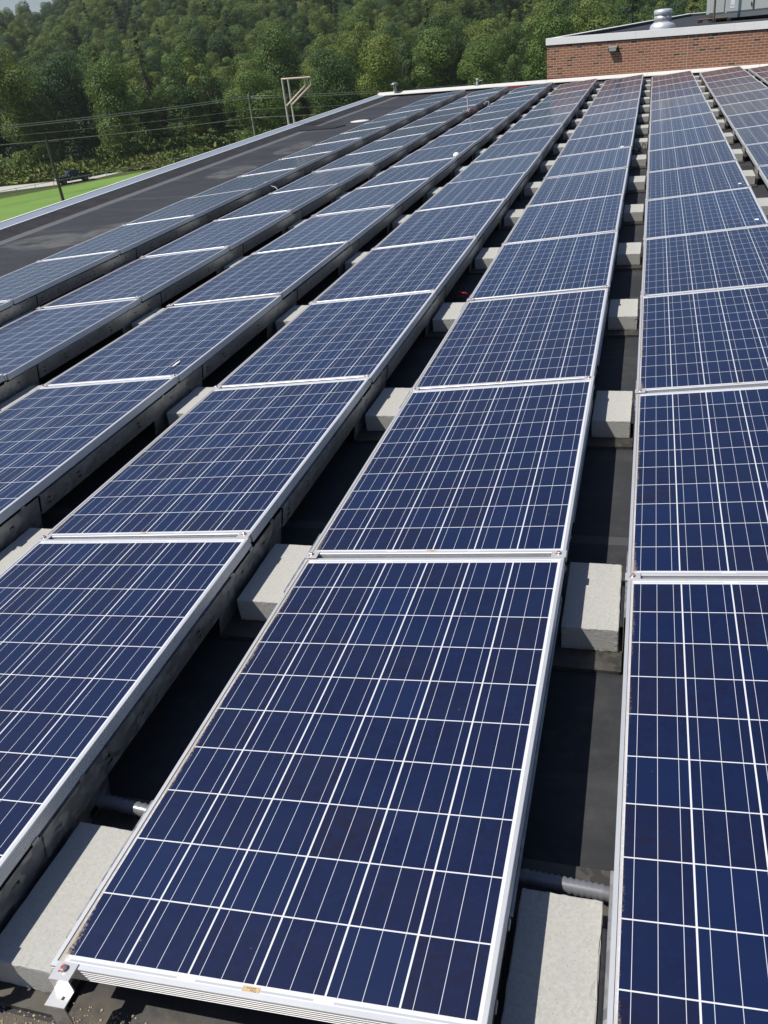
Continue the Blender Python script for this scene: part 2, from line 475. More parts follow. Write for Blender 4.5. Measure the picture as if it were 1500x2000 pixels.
# rough meadow plants between path and wood: uncountable
def meadow():
    rng = np.random.default_rng(5)
    V = []; F = []; H = []
    cnt = 0
    for i in range(9000):
        px = rng.uniform(-60, 430)
        f = rng.uniform(0, 1) ** .8
        y0 = np.interp(px, [-60, 0, 150, 190, 300, 430], [378, 365, 350, 343, 331, 308])
        y1 = np.interp(px, [-60, 0, 200, 350, 430], [352, 343, 320, 305, 290])
        py = y0 + (y1 - y0) * f - 1.2
        p = at_z(px, py, ZG)
        h = (.35 + 1.0 * f * rng.uniform(.3, 1) ** 2) * (1.7 if rng.random() < .02 else 1)
        for q in range(3):
            a = rng.uniform(0, 6.28); w = .22 + .3 * rng.random(); lean = rng.uniform(-.35, .35, 2)
            c, s = math.cos(a) * w, math.sin(a) * w
            bx, by = p.x + rng.uniform(-.35, .35), p.y + rng.uniform(-.35, .35)
            z0 = ZG + h * rng.uniform(0, .5); n = len(V)
            V += [(bx - c, by - s, z0), (bx + c, by + s, z0 + .1), (bx + c * .5 + lean[0], by + s * .5 + lean[1], z0 + h * .6), (bx - c * .6 + lean[0], by - s * .6 + lean[1], z0 + h * .7)]
            F.append((n, n + 1, n + 2, n + 3)); H.append(rng.random())
    me = bpy.data.meshes.new('meadow_plants'); me.from_pydata(V, [], F)
    at = me.attributes.new('hue', 'FLOAT', 'FACE'); at.data.foreach_set('value', H)
    m = NT('meadow_plants')
    a = m.n('Attribute', attribute_name='hue').outputs[2]
    P = m.noise(.25, 4, m.pos())
    col = m.mix(a, c4(.085, .135, .028), c4(.20, .235, .065))
    col = m.mix(m.ramp(P, .45, .65), col, m.mix(a, c4(.12, .135, .038), c4(.22, .215, .08)))
    m.set(Base_Color=col, Roughness=.85, Specular_IOR_Level=.1)
    me.materials.append(m.m)
    o = link('meadow_plants', me); tag(o, 'rough yellow green meadow plants between the path and the wood', 'meadow', kind='stuff')
meadow()

# ------------------------------------------------------------------ trees
def crown_arrays(seed, R, H, nl, leaves, leaf, low=.15, upper=False, spread=.70):
    rng = np.random.default_rng(seed)
    # lobes through an egg-shaped volume, base at z=0
    L = []
    for i in range(nl):
        while True:
            p = rng.uniform(-1, 1, 3)
            if p @ p < 1 and (not upper or p[2] > -.2): break
        z = (p[2] * .5 + .5)
        wr = min(1.0, .5 + z * 1.05) if z < .55 else math.sqrt(max(.05, 1 - ((z - .55) / .5) ** 2))
        L.append((p[0] * R * spread * wr, p[1] * R * spread * wr, H * (low + (1 - low) * z * .86), R * rng.uniform(.27, .50) * (.8 + .3 * wr)))
    L.append((0, 0, H * .62, R * .52)); L.append((0, 0, H * .38, R * .55))
    for k in range(4): L.append((math.cos(k * 1.6) * R * .35, math.sin(k * 1.6) * R * .35, R * .35, R * .36))
    L = np.array(L)
    w = L[:, 3] ** 2; w /= w.sum()
    idx = rng.choice(len(L), leaves, p=w)
    d = rng.normal(size=(leaves, 3)); d[:, 2] += .25
    if upper: d[:, 2] = np.abs(d[:, 2]) * .9 - .15
    d /= np.linalg.norm(d, axis=1)[:, None]
    rr = L[idx, 3] * rng.uniform(.84, 1.07, leaves)
    P = L[idx, :3] + d * rr[:, None] * np.array([1, 1, .85])
    nrm = d + rng.normal(size=(leaves, 3)) * .38
    nrm /= np.linalg.norm(nrm, axis=1)[:, None]
    t = np.cross(nrm, rng.normal(size=(leaves, 3))); t /= np.linalg.norm(t, axis=1)[:, None]
    b = np.cross(nrm, t)
    s = leaf * rng.uniform(.45, 1.25, leaves)[:, None]
    q = np.stack([P - t * s * .5, P - b * s * .33, P + t * s * .5 - nrm * s * .12, P + b * s * .33], 1).reshape(-1, 3)
    lobehue = rng.random(len(L))
    hue = np.clip(.55 * lobehue[idx] + .45 * rng.random(leaves), 0, 1)
    return q, hue
def quads_mesh(name, q, hue, tree=None):
    n = len(q) // 4
    me = bpy.data.meshes.new(name)
    me.vertices.add(len(q)); me.vertices.foreach_set('co', np.ascontiguousarray(q, dtype=np.float32).ravel())
    me.loops.add(4 * n); me.loops.foreach_set('vertex_index', np.arange(4 * n, dtype=np.int32))
    me.polygons.add(n); me.polygons.foreach_set('loop_start', np.arange(0, 4 * n, 4, dtype=np.int32))
    me.update(calc_edges=True)
    a = me.attributes.new('hue', 'FLOAT', 'FACE'); a.data.foreach_set('value', hue.astype(np.float32))
    if tree is not None:
        a = me.attributes.new('tree', 'FLOAT', 'FACE'); a.data.foreach_set('value', tree.astype(np.float32))
    return me
M_leaf = mat_leaf('broad_leaves', (.055, .115, .026), (.165, .240, .055))
M_bark = simple('grey_brown_bark', (.13, .10, .075), .9, 0, .3, 4)
def trunk_mesh(seed, H, R):
    rng = random.Random(seed); mb = MB()
    mb.tube([(0, 0, -.5), (.05, .03, H * .2), (-.1, .1, H * .45), (.05, 0, H * .8)], [.34, .27, .2, .06], 7)
    for k in range(7):
        a = k * 2.4 + rng.random(); z0 = H * rng.uniform(.18, .55)
        e = Vector((math.cos(a) * R * .7, math.sin(a) * R * .7, z0 + H * rng.uniform(.12, .28)))
        mb.tube([(0, 0, z0), e * .5 + Vector((0, 0, z0 * .5 + .4)), e], [.13, .09, .03], 5)
    return mb.mesh('trunk', M_bark)
KIND = []
for k, (R, H, nl, lv, lf) in enumerate(((5.6, 19, 17, 19000, .34), (4.6, 20, 16, 17000, .33), (6.4, 17.5, 19, 21000, .35), (4.0, 18, 14, 14500, .32), (5.2, 22, 18, 19500, .34), (4.8, 15, 14, 15500, .33))):
    q, h = crown_arrays(100 + k, R, H, nl, lv, lf, low=.06)
    me = quads_mesh('crown', q, h); me.materials.append(M_leaf)
    KIND.append((me, trunk_mesh(k, H, R), R, H))
def conifer():
    rng = np.random.default_rng(8); Q = []; Hh = []
    H, R = 21, 3.6
    for t in range(15):
        z = H * (.12 + .86 * t / 15); r = R * (1 - t / 15.5)
        for k in range(int(9 - t * .3)):
            a = rng.uniform(0, 6.28)
            for s in range(26):
                u = rng.random() ** .7
                p = np.array([math.cos(a) * r * u, math.sin(a) * r * u, z - u * r * .28 + rng.normal() * .12]) + rng.normal(size=3) * .16
                n_ = np.array([math.cos(a) * .4, math.sin(a) * .4, 1]) + rng.normal(size=3) * .4; n_ /= np.linalg.norm(n_)
                tt = np.cross(n_, rng.normal(size=3)); tt /= np.linalg.norm(tt); b = np.cross(n_, tt); w = .5 * rng.uniform(.6, 1.2)
                Q += [p - tt * w * .5, p - b * w * .3, p + tt * w * .5, p + b * w * .3]; Hh.append(rng.random() * .35)
    me = quads_mesh('crown', np.array(Q), np.array(Hh)); me.materials.append(mat_leaf('pine_needles', (.012, .034, .016), (.030, .064, .026)))
    return (me, trunk_mesh(30, 20, 1.5), R, H)
KIND.append(conifer())
KADJ = ['wide crowned broadleaf tree', 'upright broadleaf tree', 'low spreading broadleaf tree', 'slim broadleaf tree', 'tall broadleaf tree', 'small bushy broadleaf tree', 'dark pointed pine']
rng = random.Random(11)
def front_line(u):      # u 0..1 along the edge of the wood, left to right
    P = [(-168, 130), (-120, 147), (-87, 160), (-45, 171), (-5, 168), (35, 160), (70, 150)]
    s = u * (len(P) - 1); i = min(int(s), len(P) - 2); f = s - i
    return P[i][0] + (P[i + 1][0] - P[i][0]) * f, P[i][1] + (P[i + 1][1] - P[i][1]) * f
TREES = []
for rank, (n, back, words) in enumerate(((19, 2, 'along the front edge of the wood'), (21, 17, 'in the second rank of the wood'), (24, 31, 'in the third rank of the wood'), (27, 45, 'in the fourth rank of the wood'))):
    vis = []
    for i in range(n):
        u = (i + .5 + rng.uniform(-.3, .3)) / n
        x, y = front_line(u)
        d = math.hypot(x - CAM[0], y - CAM[1])
        bk = back + rng.uniform(-3.5, 3.5)
        x += (x - CAM[0]) / d * bk; y += (y - CAM[1]) / d * bk
        k = rng.choice([0, 0, 1, 1, 2, 3, 4, 4, 5]) if rng.random() > .07 else 6
        sc_ = rng.uniform(.86, 1.18)
        z = terrain(x, y)
        R, H = KIND[k][2] * sc_, KIND[k][3] * sc_
        if not visible([(x - R, y, z + H), (x + R, y, z + H), (x, y, z + H * .4)], 10): continue
        px = proj((x, y, z + H * .8))[0]
        vis.append((px, x, y, z, k, sc_))
    vis.sort()
    for j, (px, x, y, z, k, sc_) in enumerate(vis):
        t = thing('tree' if k < 6 else 'pine_tree', (x, y, z - .3), f'{KADJ[k]}, {ORD[j + 1]} from the left {words}', 'tree', 'trees of the wood', (0, 0, rng.uniform(0, 6.28)))
        t.scale = (sc_, sc_, sc_ * rng.uniform(.86, 1.14))
        link('crown', KIND[k][0], t); link('trunk', KIND[k][1], t)
        TREES.append(t)

def undergrowth():
    rng = np.random.default_rng(21); n = 26000
    u = rng.random(n); P = np.array([front_line(a) for a in u]); d = P - np.array(CAM[:2]); d /= np.linalg.norm(d, axis=1)[:, None]
    P = P + d * rng.uniform(0, 10, n)[:, None] + rng.normal(size=(n, 2)) * .6
    clump = np.sin(P[:, 0] * .55) * .5 + np.sin(P[:, 0] * 1.37 + P[:, 1]) * .5
    z = ZG + rng.random(n) ** 1.3 * (2.2 + 1.2 * clump)
    c = np.column_stack([P, z]); nrm = np.column_stack([-d, np.full(n, .7)]) + rng.normal(size=(n, 3)) * .6; nrm /= np.linalg.norm(nrm, axis=1)[:, None]
    t = np.cross(nrm, rng.normal(size=(n, 3))); t /= np.linalg.norm(t, axis=1)[:, None]; b = np.cross(nrm, t); w = rng.uniform(.35, .8, n)[:, None]
    q = np.stack([c - t * w * .5, c - b * w * .35, c + t * w * .5, c + b * w * .35], 1).reshape(-1, 3)
    me = quads_mesh('undergrowth', q, np.clip(.3 * rng.random(n) + .3 * (clump * .5 + .5), 0, 1)); me.materials.append(M_leaf)
    tag(link('undergrowth', me), 'dense green undergrowth along the shaded foot of the wood', 'undergrowth', kind='stuff')
undergrowth()
def far_wood():
    rng = np.random.default_rng(77)
    V = []; K = []; R_ = []; S = []
    r = 222.0
    while r < 715:
        step = 7.4 + (r - 222) * .006
        a = rad(-62) + rng.uniform(0, step / r)
        while a < rad(13):
            rr = r + rng.uniform(-3.4, 3.4); aa = a + rng.uniform(-.38, .38) * step / r
            x, y = CAM[0] + rr * math.sin(aa), CAM[1] + rr * math.cos(aa)
            s_ = rng.uniform(.55, 1.12)
            V.append((x, y, terrain(x, y) - rng.uniform(0, 2.5))); K.append(6 if rng.random() < .10 else int(rng.integers(6))); R_.append(rng.uniform(0, 6.28)); S.append(s_)
            a += step / r
        r += step * .95
    me = bpy.data.meshes.new('hillside_wood'); me.from_pydata(V, [], [])
    for nm, ty, dat in (('kind_index', 'INT', K), ('turn', 'FLOAT', R_), ('size', 'FLOAT', S)):
        me.attributes.new(nm, ty, 'POINT').data.foreach_set('value', dat)
    o = link('hillside_wood', me); tag(o, 'mass of green broadleaf treetops covering the hillside behind the front trees', 'woodland', kind='stuff')
    src = {}
    for ob in COL.objects:
        if ob.type == 'MESH' and ob.name.startswith('crown'):
            for q, kd in enumerate(KIND):
                if ob.data == kd[0] and q not in src: src[q] = ob
    g = bpy.data.node_groups.new('hillside_wood', 'GeometryNodeTree')
    g.interface.new_socket('Geometry', in_out='INPUT', socket_type='NodeSocketGeometry'); g.interface.new_socket('Geometry', in_out='OUTPUT', socket_type='NodeSocketGeometry')
    N = g.nodes.new; L = g.links.new
    gi, go = N('NodeGroupInput'), N('NodeGroupOutput')
    jn = N('GeometryNodeJoinGeometry')
    def attr(nm, ty):
        n = N('GeometryNodeInputNamedAttribute'); n.data_type = ty; n.inputs['Name'].default_value = nm
        return n.outputs['Attribute']
    kidx, turn, siz = attr('kind_index', 'INT'), attr('turn', 'FLOAT'), attr('size', 'FLOAT')
    cx = N('ShaderNodeCombineXYZ'); L(turn, cx.inputs[2])
    for q, ob in src.items():
        oi = N('GeometryNodeObjectInfo'); oi.inputs['Object'].default_value = ob; oi.inputs['As Instance'].default_value = True
        cmp_ = N('FunctionNodeCompare'); cmp_.data_type = 'INT'; cmp_.operation = 'EQUAL'
        L(kidx, cmp_.inputs[2]); cmp_.inputs[3].default_value = q
        ip = N('GeometryNodeInstanceOnPoints'); L(gi.outputs[0], ip.inputs['Points']); L(cmp_.outputs[0], ip.inputs['Selection']); L(oi.outputs['Geometry'], ip.inputs['Instance'])
        L(cx.outputs[0], ip.inputs['Rotation']); L(siz, ip.inputs['Scale']); L(ip.outputs[0], jn.inputs[0])
    L(jn.outputs[0], go.inputs[0])
    md = o.modifiers.new('trees', 'NODES'); md.node_group = g
far_wood()

# ------------------------------------------------------------------ the building that carries the panels
ZR = -0.175
X0 = {-4: -4.8601, -3: -3.6430, -2: -2.4242, -1: -1.2127, 0: 0.0, 1: 1.2077, 2: 2.418, 3: 3.628}
PITCH, LEN, WID, TILT = 1.6754, 1.65, 0.992, rad(4.518)
NP = 15
def yback(x): return 27.95 - .20 * (x + 1.9) if x > -1.9 else 27.95 - .132 * (x + 1.9)
school = thing('long_building', (0, 0, 0), 'long low building whose black membrane roof carries the rows of solar panels', 'building')
XR = 13.0
foot = [(-7.42, -14), (XR, -14), (XR, yback(XR)), (-1.9, yback(-1.9)), (-7.42, yback(-7.42))]
mb = MB(); mb.prism(foot, ZG, ZR - .02); w = mb.build('wall', M_brick, school); fixnormals(w.data)
mb = MB()
rf = [(-7.3, -13.9), (XR - .1, -13.9), (XR - .1, yback(XR) - .05), (-1.9, yback(-1.9) - .1), (-7.3, yback(-7.3) - .1)]
mb.add([(x, y, ZR) for x, y in rf], [tuple(range(5))]); mb.build('roof', M_roof, school)
# left edge coping: outer raised bead, sloped face, inner bead, black upstand
mb = MB()
yb = yback(-7.5)
segs = [-14 + 3.05 * i for i in range(14)] + [yb]
for a, b in zip(segs[:-1], segs[1:]):
    if b <= a: continue
    g = .003
    P = [(-7.50, -.25), (-7.50, -.080), (-7.466, -.080), (-7.463, -.090), (-7.222, -.114), (-7.219, -.106), (-7.20, -.107), (-7.20, -.135)]
    vs = [(x, a + g, z) for x, z in P] + [(x, b - g, z) for x, z in P]; n = len(P)
    for i in range(n - 1):
        mi = 1 if i == 3 else 0
        mb.add([vs[i], vs[i + 1], vs[n + i + 1], vs[n + i]], [(0, 1, 2, 3)], mi)
mb.build('left_coping', [M_white, M_bluealu], school)
mb = MB(); mb.add([(-7.21, -13.9, -.118), (-6.93, -13.9, ZR + .001), (-6.93, yb - .1, ZR + .001), (-7.21, yb - .1, -.118)], [(0, 1, 2, 3)]); mb.build('cant_strip', M_cant, school)
mb = MB()
pts = [(-7.5, yback(-7.5)), (-1.9, yback(-1.9)), (XR, yback(XR))]
for (xa, ya), (xb, yb2) in zip(pts[:-1], pts[1:]):
    d = Vector((xb - xa, yb2 - ya)); L = d.length; d.normalize(); n = Vector((-d.y, d.x)); ns = max(1, int(L / 3.0))
    for i in range(ns):
        a = Vector((xa, ya)) + d * (L * i / ns + .003); b = Vector((xa, ya)) + d * (L * (i + 1) / ns - .003)
        P = [(-.11, -.115), (-.10, -.090), (.06, -.028), (.16, -.16)]
        vs = [(a.x + n.x * q, a.y + n.y * q, z) for q, z in P] + [(b.x + n.x * q, b.y + n.y * q, z) for q, z in P]
        mb.add(vs, [(0, 1, 5, 4), (1, 2, 6, 5), (2, 3, 7, 6)])
mb.build('far_coping', simple('dull_coping_metal', (.58, .57, .54), .5, .05, .06, 2), school)
mb = MB()
for (xa, ya), (xb, yb2) in zip(pts[:-1], pts[1:]):
    mb.add([(xa, ya - .09, ZR), (xb, yb2 - .09, ZR), (xb, yb2 - .09, -.10), (xa, ya - .09, -.10)], [(0, 1, 2, 3)], 0)
mb.build('black_flashing', M_black, school)
for xa, xb in ((-3.3, -2.5), (-1.0, -.5)):
    mb = MB(); mb.add([(xa, yback(xa) - .155, -.170), (xb, yback(xb) - .155, -.170), (xb, yback(xb) - .155, -.127), (xa, yback(xa) - .155, -.127)], [(0, 1, 2, 3)]); mb.build('red_flashing', M_redpaint, school)

# the taller brick part behind
def zt(x): return 1.076 - .0116 * (x + 1.9)
WB = -.23
WM = Matrix.Translation((-1.905, 28.2, 0)) @ Matrix.Rotation(math.atan(WB), 4, 'Z')    # local x along the wall, local y into the building
tower = thing('brick_building', (-1.905, 28.2, 0), 'taller red brick building with pale metal coping behind the far end of the panel rows', 'building', None, (0, 0, math.atan(WB)))
TIL = -.0113
WL, WDP = 16.0, 20.5
def tz(x, z): return z + TIL * x
def tbox(mb, x0, x1, y0, y1, z0, z1, mi=0):
    o = len(mb.v); mb.box(x0, x1, y0, y1, z0, z1, mi)
    for i in range(o, len(mb.v)): mb.v[i] = (mb.v[i][0], mb.v[i][1], tz(mb.v[i][0], mb.v[i][2]))
mb = MB(); mb.box(0, WL, 0, WDP, ZG, -.5); tbox(mb, 0, WL, 0, WDP, -.5, .95); mb.build('brick_wall', M_brick, tower)
mb = MB()
for i in range(6):
    tbox(mb, -.02 + i * 2.7, -.02 + (i + 1) * 2.7 - .004, -.035, .20, .892, 1.076)
for i in range(7):
    tbox(mb, -.02, .22, .205 + i * 2.9, .205 + (i + 1) * 2.9 - .004, .892, 1.070)
for i in range(6):
    tbox(mb, -.02 + i * 2.7, -.02 + (i + 1) * 2.7 - .004, WDP - .02, WDP + .22, .892, 1.076)
mb.build('coping', M_white, tower)
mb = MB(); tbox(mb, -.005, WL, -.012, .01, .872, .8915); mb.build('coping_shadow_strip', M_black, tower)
mb = MB(); tbox(mb, 0, WL, -.012, -.001, -.3, .0); mb.build('red_flashing', simple('dark_red_flashing', (.13, .03, .03), .7), tower)
mb = MB(); mb.add([(.1, .1, tz(.1, .955)), (WL, .1, tz(WL, .955)), (WL, WDP, tz(WL, .955)), (.1, WDP, tz(.1, .955))], [(0, 1, 2, 3)]); mb.build('roof', M_roof, tower)
mb = MB(); tbox(mb, .2205, WL, WDP - .03, WDP - .021, .956, 1.05); tbox(mb, .2205, .229, .21, WDP - .031, .956, 1.05); mb.build('black_upstand', M_black, tower)
mb = MB(); mb.box(4.155, 4.168, -.004, .012, -.2, .84); mb.build('wall_joint', simple('mortar_joint', (.45, .40, .33), .9), tower)
wl = link('wall_light', None, tower, (2.05, 0, .655)); 
mb = MB(); mb.prism([(0, -.075), (-.02, .075), (-.10, .075), (-.13, .03), (-.13, -.075)], -.125, .125, 0, Matrix(((0, 0, 1, 0), (1, 0, 0, 0), (0, 1, 0, 0), (0, 0, 0, 1)))); me = mb.mesh('housing', simple('bronze_housing', (.035, .032, .03), .5)); fixnormals(me); link('housing', me, wl)
mb = MB(); mb.box(-.10, .10, -.134, -.131, -.06, .02); mb.build('lens', simple('light_lens', (.30, .32, .33), .15), wl)

# vent, rooftop unit, gas pipe on the tall roof
def onwall(px, py, dy=0):
    d = ray(px, py); a = 28.2 + dy - WB * 1.905 * -1
    a = 28.2 + dy + WB * -1 * -1.905 * -1
    a = 28.2 + dy - WB * (-1.905)
    t = (a + WB * CAM[0] - CAM[1]) / (d.y - WB * d.x)
    return Vector(CAM) + d * t
p = onwall(1294, 50, 2.1); zb = .93
vent = thing('roof_vent', (p.x, p.y, zb), 'round silver mushroom vent standing on the roof of the brick building', 'roof vent')
s_ = (p - Vector(CAM)).dot(Vector(FWD)) / 1634.8
M_sil = simple('galvanised_vent', (.68, .70, .71), .35, .45, .1, 4)
R1 = 17.0 * s_; R2 = 24.5 * s_
zc = Vector(at_r(1294, 19, math.hypot(p.x - CAM[0], p.y - CAM[1]))).z - zb
mb = MB(); mb.lathe([(R2, 0), (R2, .05), (R2 * .98, .13), (R2 * .90, .19), (R1 * 1.06, .235), (R1 * .99, .25)], 32); mb.build('flared_base', M_sil, vent)
mb = MB(); mb.lathe([(R1 * .97, .2505), (R1 * .97, zc - .1405)], 32); mb.build('neck', simple('dull_vent_neck', (.50, .515, .53), .4, .5, .15, 6), vent)
mb = MB(); mb.lathe([(R1 * .97, zc - .14), (R1 * 1.02, zc - .13), (R1 * 1.02, zc - .04), (R1 * .97, zc - .005), (R1 * .85, zc + .012), (R1 * .5, zc + .022), (.01, zc + .025)], 32); mb.build('cap', M_sil, vent)

p0 = onwall(1379, 29, 7.4)
M_unit = simple('pale_green_grey_paint', (.44, .48, .45), .45, .1, .05, 1)
M_seam = simple('dark_gasket', (.05, .055, .055), .6)
unit = thing('rooftop_unit', (p0.x, p0.y, .93), 'big pale grey green air handling unit with panel doors on the brick building roof', 'air conditioner', None, (0, 0, math.atan(WB)))
zu = p0.z - .93
mb = MB(); mb.box(0, 8, .02, 2.4, zu, zu + 2.1); mb.box(-.06, 8.1, -.04, 2.45, zu + 2.1, zu + 2.16); mb.build('cabinet', M_unit, unit)
mb = MB(); mb.box(.05, 8, .1, 2.3, .02, zu - .1); mb.build('curb', M_black, unit)
mb = MB(); mb.box(.3, 8, -.02, .1, zu - .16, zu - .012); mb.build('base_rail', simple('grey_base_rail', (.18, .20, .21), .5, .3), unit)
xs = [.05, .62, 1.55, 2.5, 3.35, 4.2, 5.1, 6.0, 6.9, 7.9]
for a, b in zip(xs[:-1], xs[1:]):
    mb = MB(); mb.box(a + .03, b - .03, -.012, .0195, zu + .03, zu + 2.05); me = mb.mesh('door_panel', M_unit); bevel(me, .006, 1); d_ = link('door_panel', me, unit)
    if a > .5:
        mb = MB(); mb.box(b - .10, b - .07, -.04, -.0125, zu + .16, zu + .26); mb.build('handle', M_seam, d_)
for b in xs[2:-1]:
    mb = MB(); mb.box(b - .028, b + .028, .004, .019, zu + .02, zu + 2.06); mb.build('dark_gasket', M_seam, unit)
mb = MB(); mb.box(.79, .93, -.016, -.0125, zu + .22, zu + .48); mb.box(.78, .93, -.016, -.0125, zu + .13, zu + .19); mb.build('paper_notice', simple('white_paper', (.70, .70, .76), .6), unit)
# pipe
pb = onwall(1394, 39, 6.7)
gp = thing('gas_pipe', (pb.x, pb.y, .95), 'thin rusty brown pipe rising in front of the rooftop unit on small dark feet', 'pipe', None, (0, 0, math.atan(WB)))
M_rust = simple('rusty_pipe', (.14, .085, .055), .8, .1, .3, 12)
mb = MB(); mb.tube([(0, 0, .06), (0, 0, 2.2)], .035, 8); mb.tube([(-.5, 0, .1), (.45, 0, .1)], .025, 8); mb.build('pipe_run', M_rust, gp)
for x in (-.45, 0.02, .5):
    mb = MB(); mb.box(x - .06, x + .06, -.1, .1, 0, .075); mb.build('foot', M_black, gp)

# ------------------------------------------------------------------ solar panels
prof = [(.0115, -.004), (.0115, 0), (.0012, 0), (0, -.0012)]
zz = -.007
while zz > -.037:
    prof += [(0, zz), (.0013, zz - .0010), (.0013, zz - .0028), (0, zz - .0030)]; zz -= .0072
prof += [(0, -.040), (.028, -.040), (.028, -.0385), (.0115, -.0385)]
def frame_mesh():
    mb = MB(); n = len(prof); vs = []
    for cx, cy, sx, sy in ((0, 0, 1, 1), (WID, 0, -1, 1), (WID, LEN, -1, -1), (0, LEN, 1, -1)):
        vs += [(cx + sx * i, cy + sy * i, z) for i, z in prof]
    fs = []
    for c in range(4):
        d = (c + 1) % 4
        for i in range(n - 1):
            fs.append((c * n + i, c * n + i + 1, d * n + i + 1, d * n + i))
    mb.add(vs, fs); me = mb.mesh('frame', M_alu); fixnormals(me); return me
ME_frame = frame_mesh()
mb = MB(); g = .0112; mb.add([(g, g, -.003), (WID - g, g, -.003), (WID - g, LEN - g, -.003), (g, LEN - g, -.003)], [(0, 1, 2, 3)])
mb.add([(g, g, -.008), (WID - g, g, -.008), (WID - g, LEN - g, -.008), (g, LEN - g, -.008)], [(3, 2, 1, 0)], 1)
ME_cells = mb.mesh('cell_sheet', [M_cells, M_back])
GAP = PITCH - LEN
def clamp_meshes():
    # plate over the slot between two panels, and its bolt with red paint mark
    mb = MB(); mb.box(-.026, .026, -.021, .021, .0008, .0042); mb.box(-.018, .018, -.006, .006, -.03, .0008); a = mb.mesh('clamp', M_clamp)
    mb = MB(); mb.lathe([(.0095, .0043), (.0095, .0058)], 16); mb.lathe([(.0075, .0058), (.0075, .0125), (.006, .0135)], 6, 0, None, False)
    b = mb.mesh('bolt', M_bolt)
    mb = MB(); mb.box(-.014, .004, -.0022, .0022, .0044, .0050); mb.box(-.004, .004, -.003, .003, .0136, .0140); c = mb.mesh('paint_mark', M_red)
    return a, b, c
ME_clamp, ME_bolt, ME_mark = clamp_meshes()
def end_clamp():
    t = .003
    mb = MB(); mb.box(-.026, .026, -.022, .016, .0008, .0008 + t); mb.box(-.026, .026, -.025, -.022, -.036, .0008 + t)
    hx0, hx1, hy0, hy1 = .006, .014, -.046, -.038
    X = [-.026, hx0, hx1, .026]; Y = [-.062, hy0, hy1, -.0255]
    for i in range(3):
        for j in range(3):
            if i == 1 and j == 1: continue
            mb.box(X[i], X[i + 1], Y[j], Y[j + 1], -.036, -.033)
    return mb.mesh('clamp', M_clamp)
ME_endclamp = end_clamp()
mb = MB(); mb.box(-.024, .024, -.0615, -.0590, -.172, -.0365); mb.box(-.024, .024, -.0589, -.03, -.172, -.170); ME_leg = mb.mesh('support_leg', M_galv)
mb = MB(); mb.box(.055, WID - .055, -.0200, -.0054, -.034, -.030); mb.box(.055, WID - .055, -.0200, -.0185, -.030, -.018); mb.box(.055, WID - .055, -.0069, -.0054, -.030, -.018); ME_rail = mb.mesh('slot_rail', M_galv)
mb = MB(); mb.box(-.020, .020, -.0058, .0058, 0, .0004)
ME_stick = mb.mesh('sticker', M_sticker)
ME_let = text_mesh('Trina', .0065); ME_bar = text_mesh('III III III II III', .0045, 'barcode')
def make_panel():
    t = thing('solar_panel', (0, 0, 0), 'x', 'solar panel', 'solar panels in tilted rows')
    link('frame', ME_frame, t); link('cell_sheet', ME_cells, t)
    s = link('sticker', ME_stick, t, (.492, .0195, -.0027))
    link('lettering', ME_let, s, (.006, -.0028, .0006), (0, 0, math.pi)); link('barcode', ME_bar, s, (0, .0024, .0006), (0, 0, math.pi))
    return t
def add_clamps(t, k):
    for x in (.020, WID - .022):
        if k == 0: c = link('clamp', ME_endclamp, t, (x + (.026 if x < .5 else 0), -.006, 0))
        else: c = link('clamp', ME_clamp, t, (x, -GAP / 2, 0))
        if k == 0: link('support_leg', ME_leg, c)
        link('bolt', ME_bolt, c); link('paint_mark', ME_mark, c, None, (0, 0, 0 if x > .5 else .5))
    if k > 0: link('slot_rail', ME_rail, t)
proto = {0: make_panel(), 1: make_panel()}
for k in (0, 1): add_clamps(proto[k], k)
used = {0: False, 1: False}
RNAME = {-4: 'row along the bare roof', -3: 'second row from the bare roof', -2: 'third row from the bare roof', -1: 'row left of the front centre row',
         0: 'front centre row', 1: 'row right of the front centre row', 2: 'second row right of the front centre', 3: 'far corner row at the right edge'}
def px_local(r, k, x, y, z):
    return (X0[r] + x * math.cos(TILT), k * PITCH + GAP / 2 + y, x * math.sin(TILT) + z)
jr = random.Random(3)
panels = {}
for r in range(-4, 4):
    ks = [k for k in range(NP) if visible([px_local(r, k, a, b, 0) for a in (0, WID) for b in (0, LEN / 2, LEN)])]
    for j, k in enumerate(ks):
        kk = 0 if k == 0 else 1
        if used[kk]: t = copy_tree(proto[kk])
        else: t = proto[kk]; used[kk] = True
        t.location = (X0[r] + jr.uniform(-.003, .003), k * PITCH + GAP / 2, jr.uniform(-.003, .003))
        t.rotation_euler = (jr.uniform(-.0022, .0022), -TILT + jr.uniform(-.004, .004), jr.uniform(-.0012, .0012))
        rk = len(ks) - j
        if j <= 7 or len(ks) < 9: lab = f'blue solar panel, {ORD[j + 1]} from near in the {RNAME[r]}'
        else: lab = f'blue solar panel, {ORD[rk]} from far end in the {RNAME[r]}'
        t['label'] = lab
        panels[(r, k)] = t

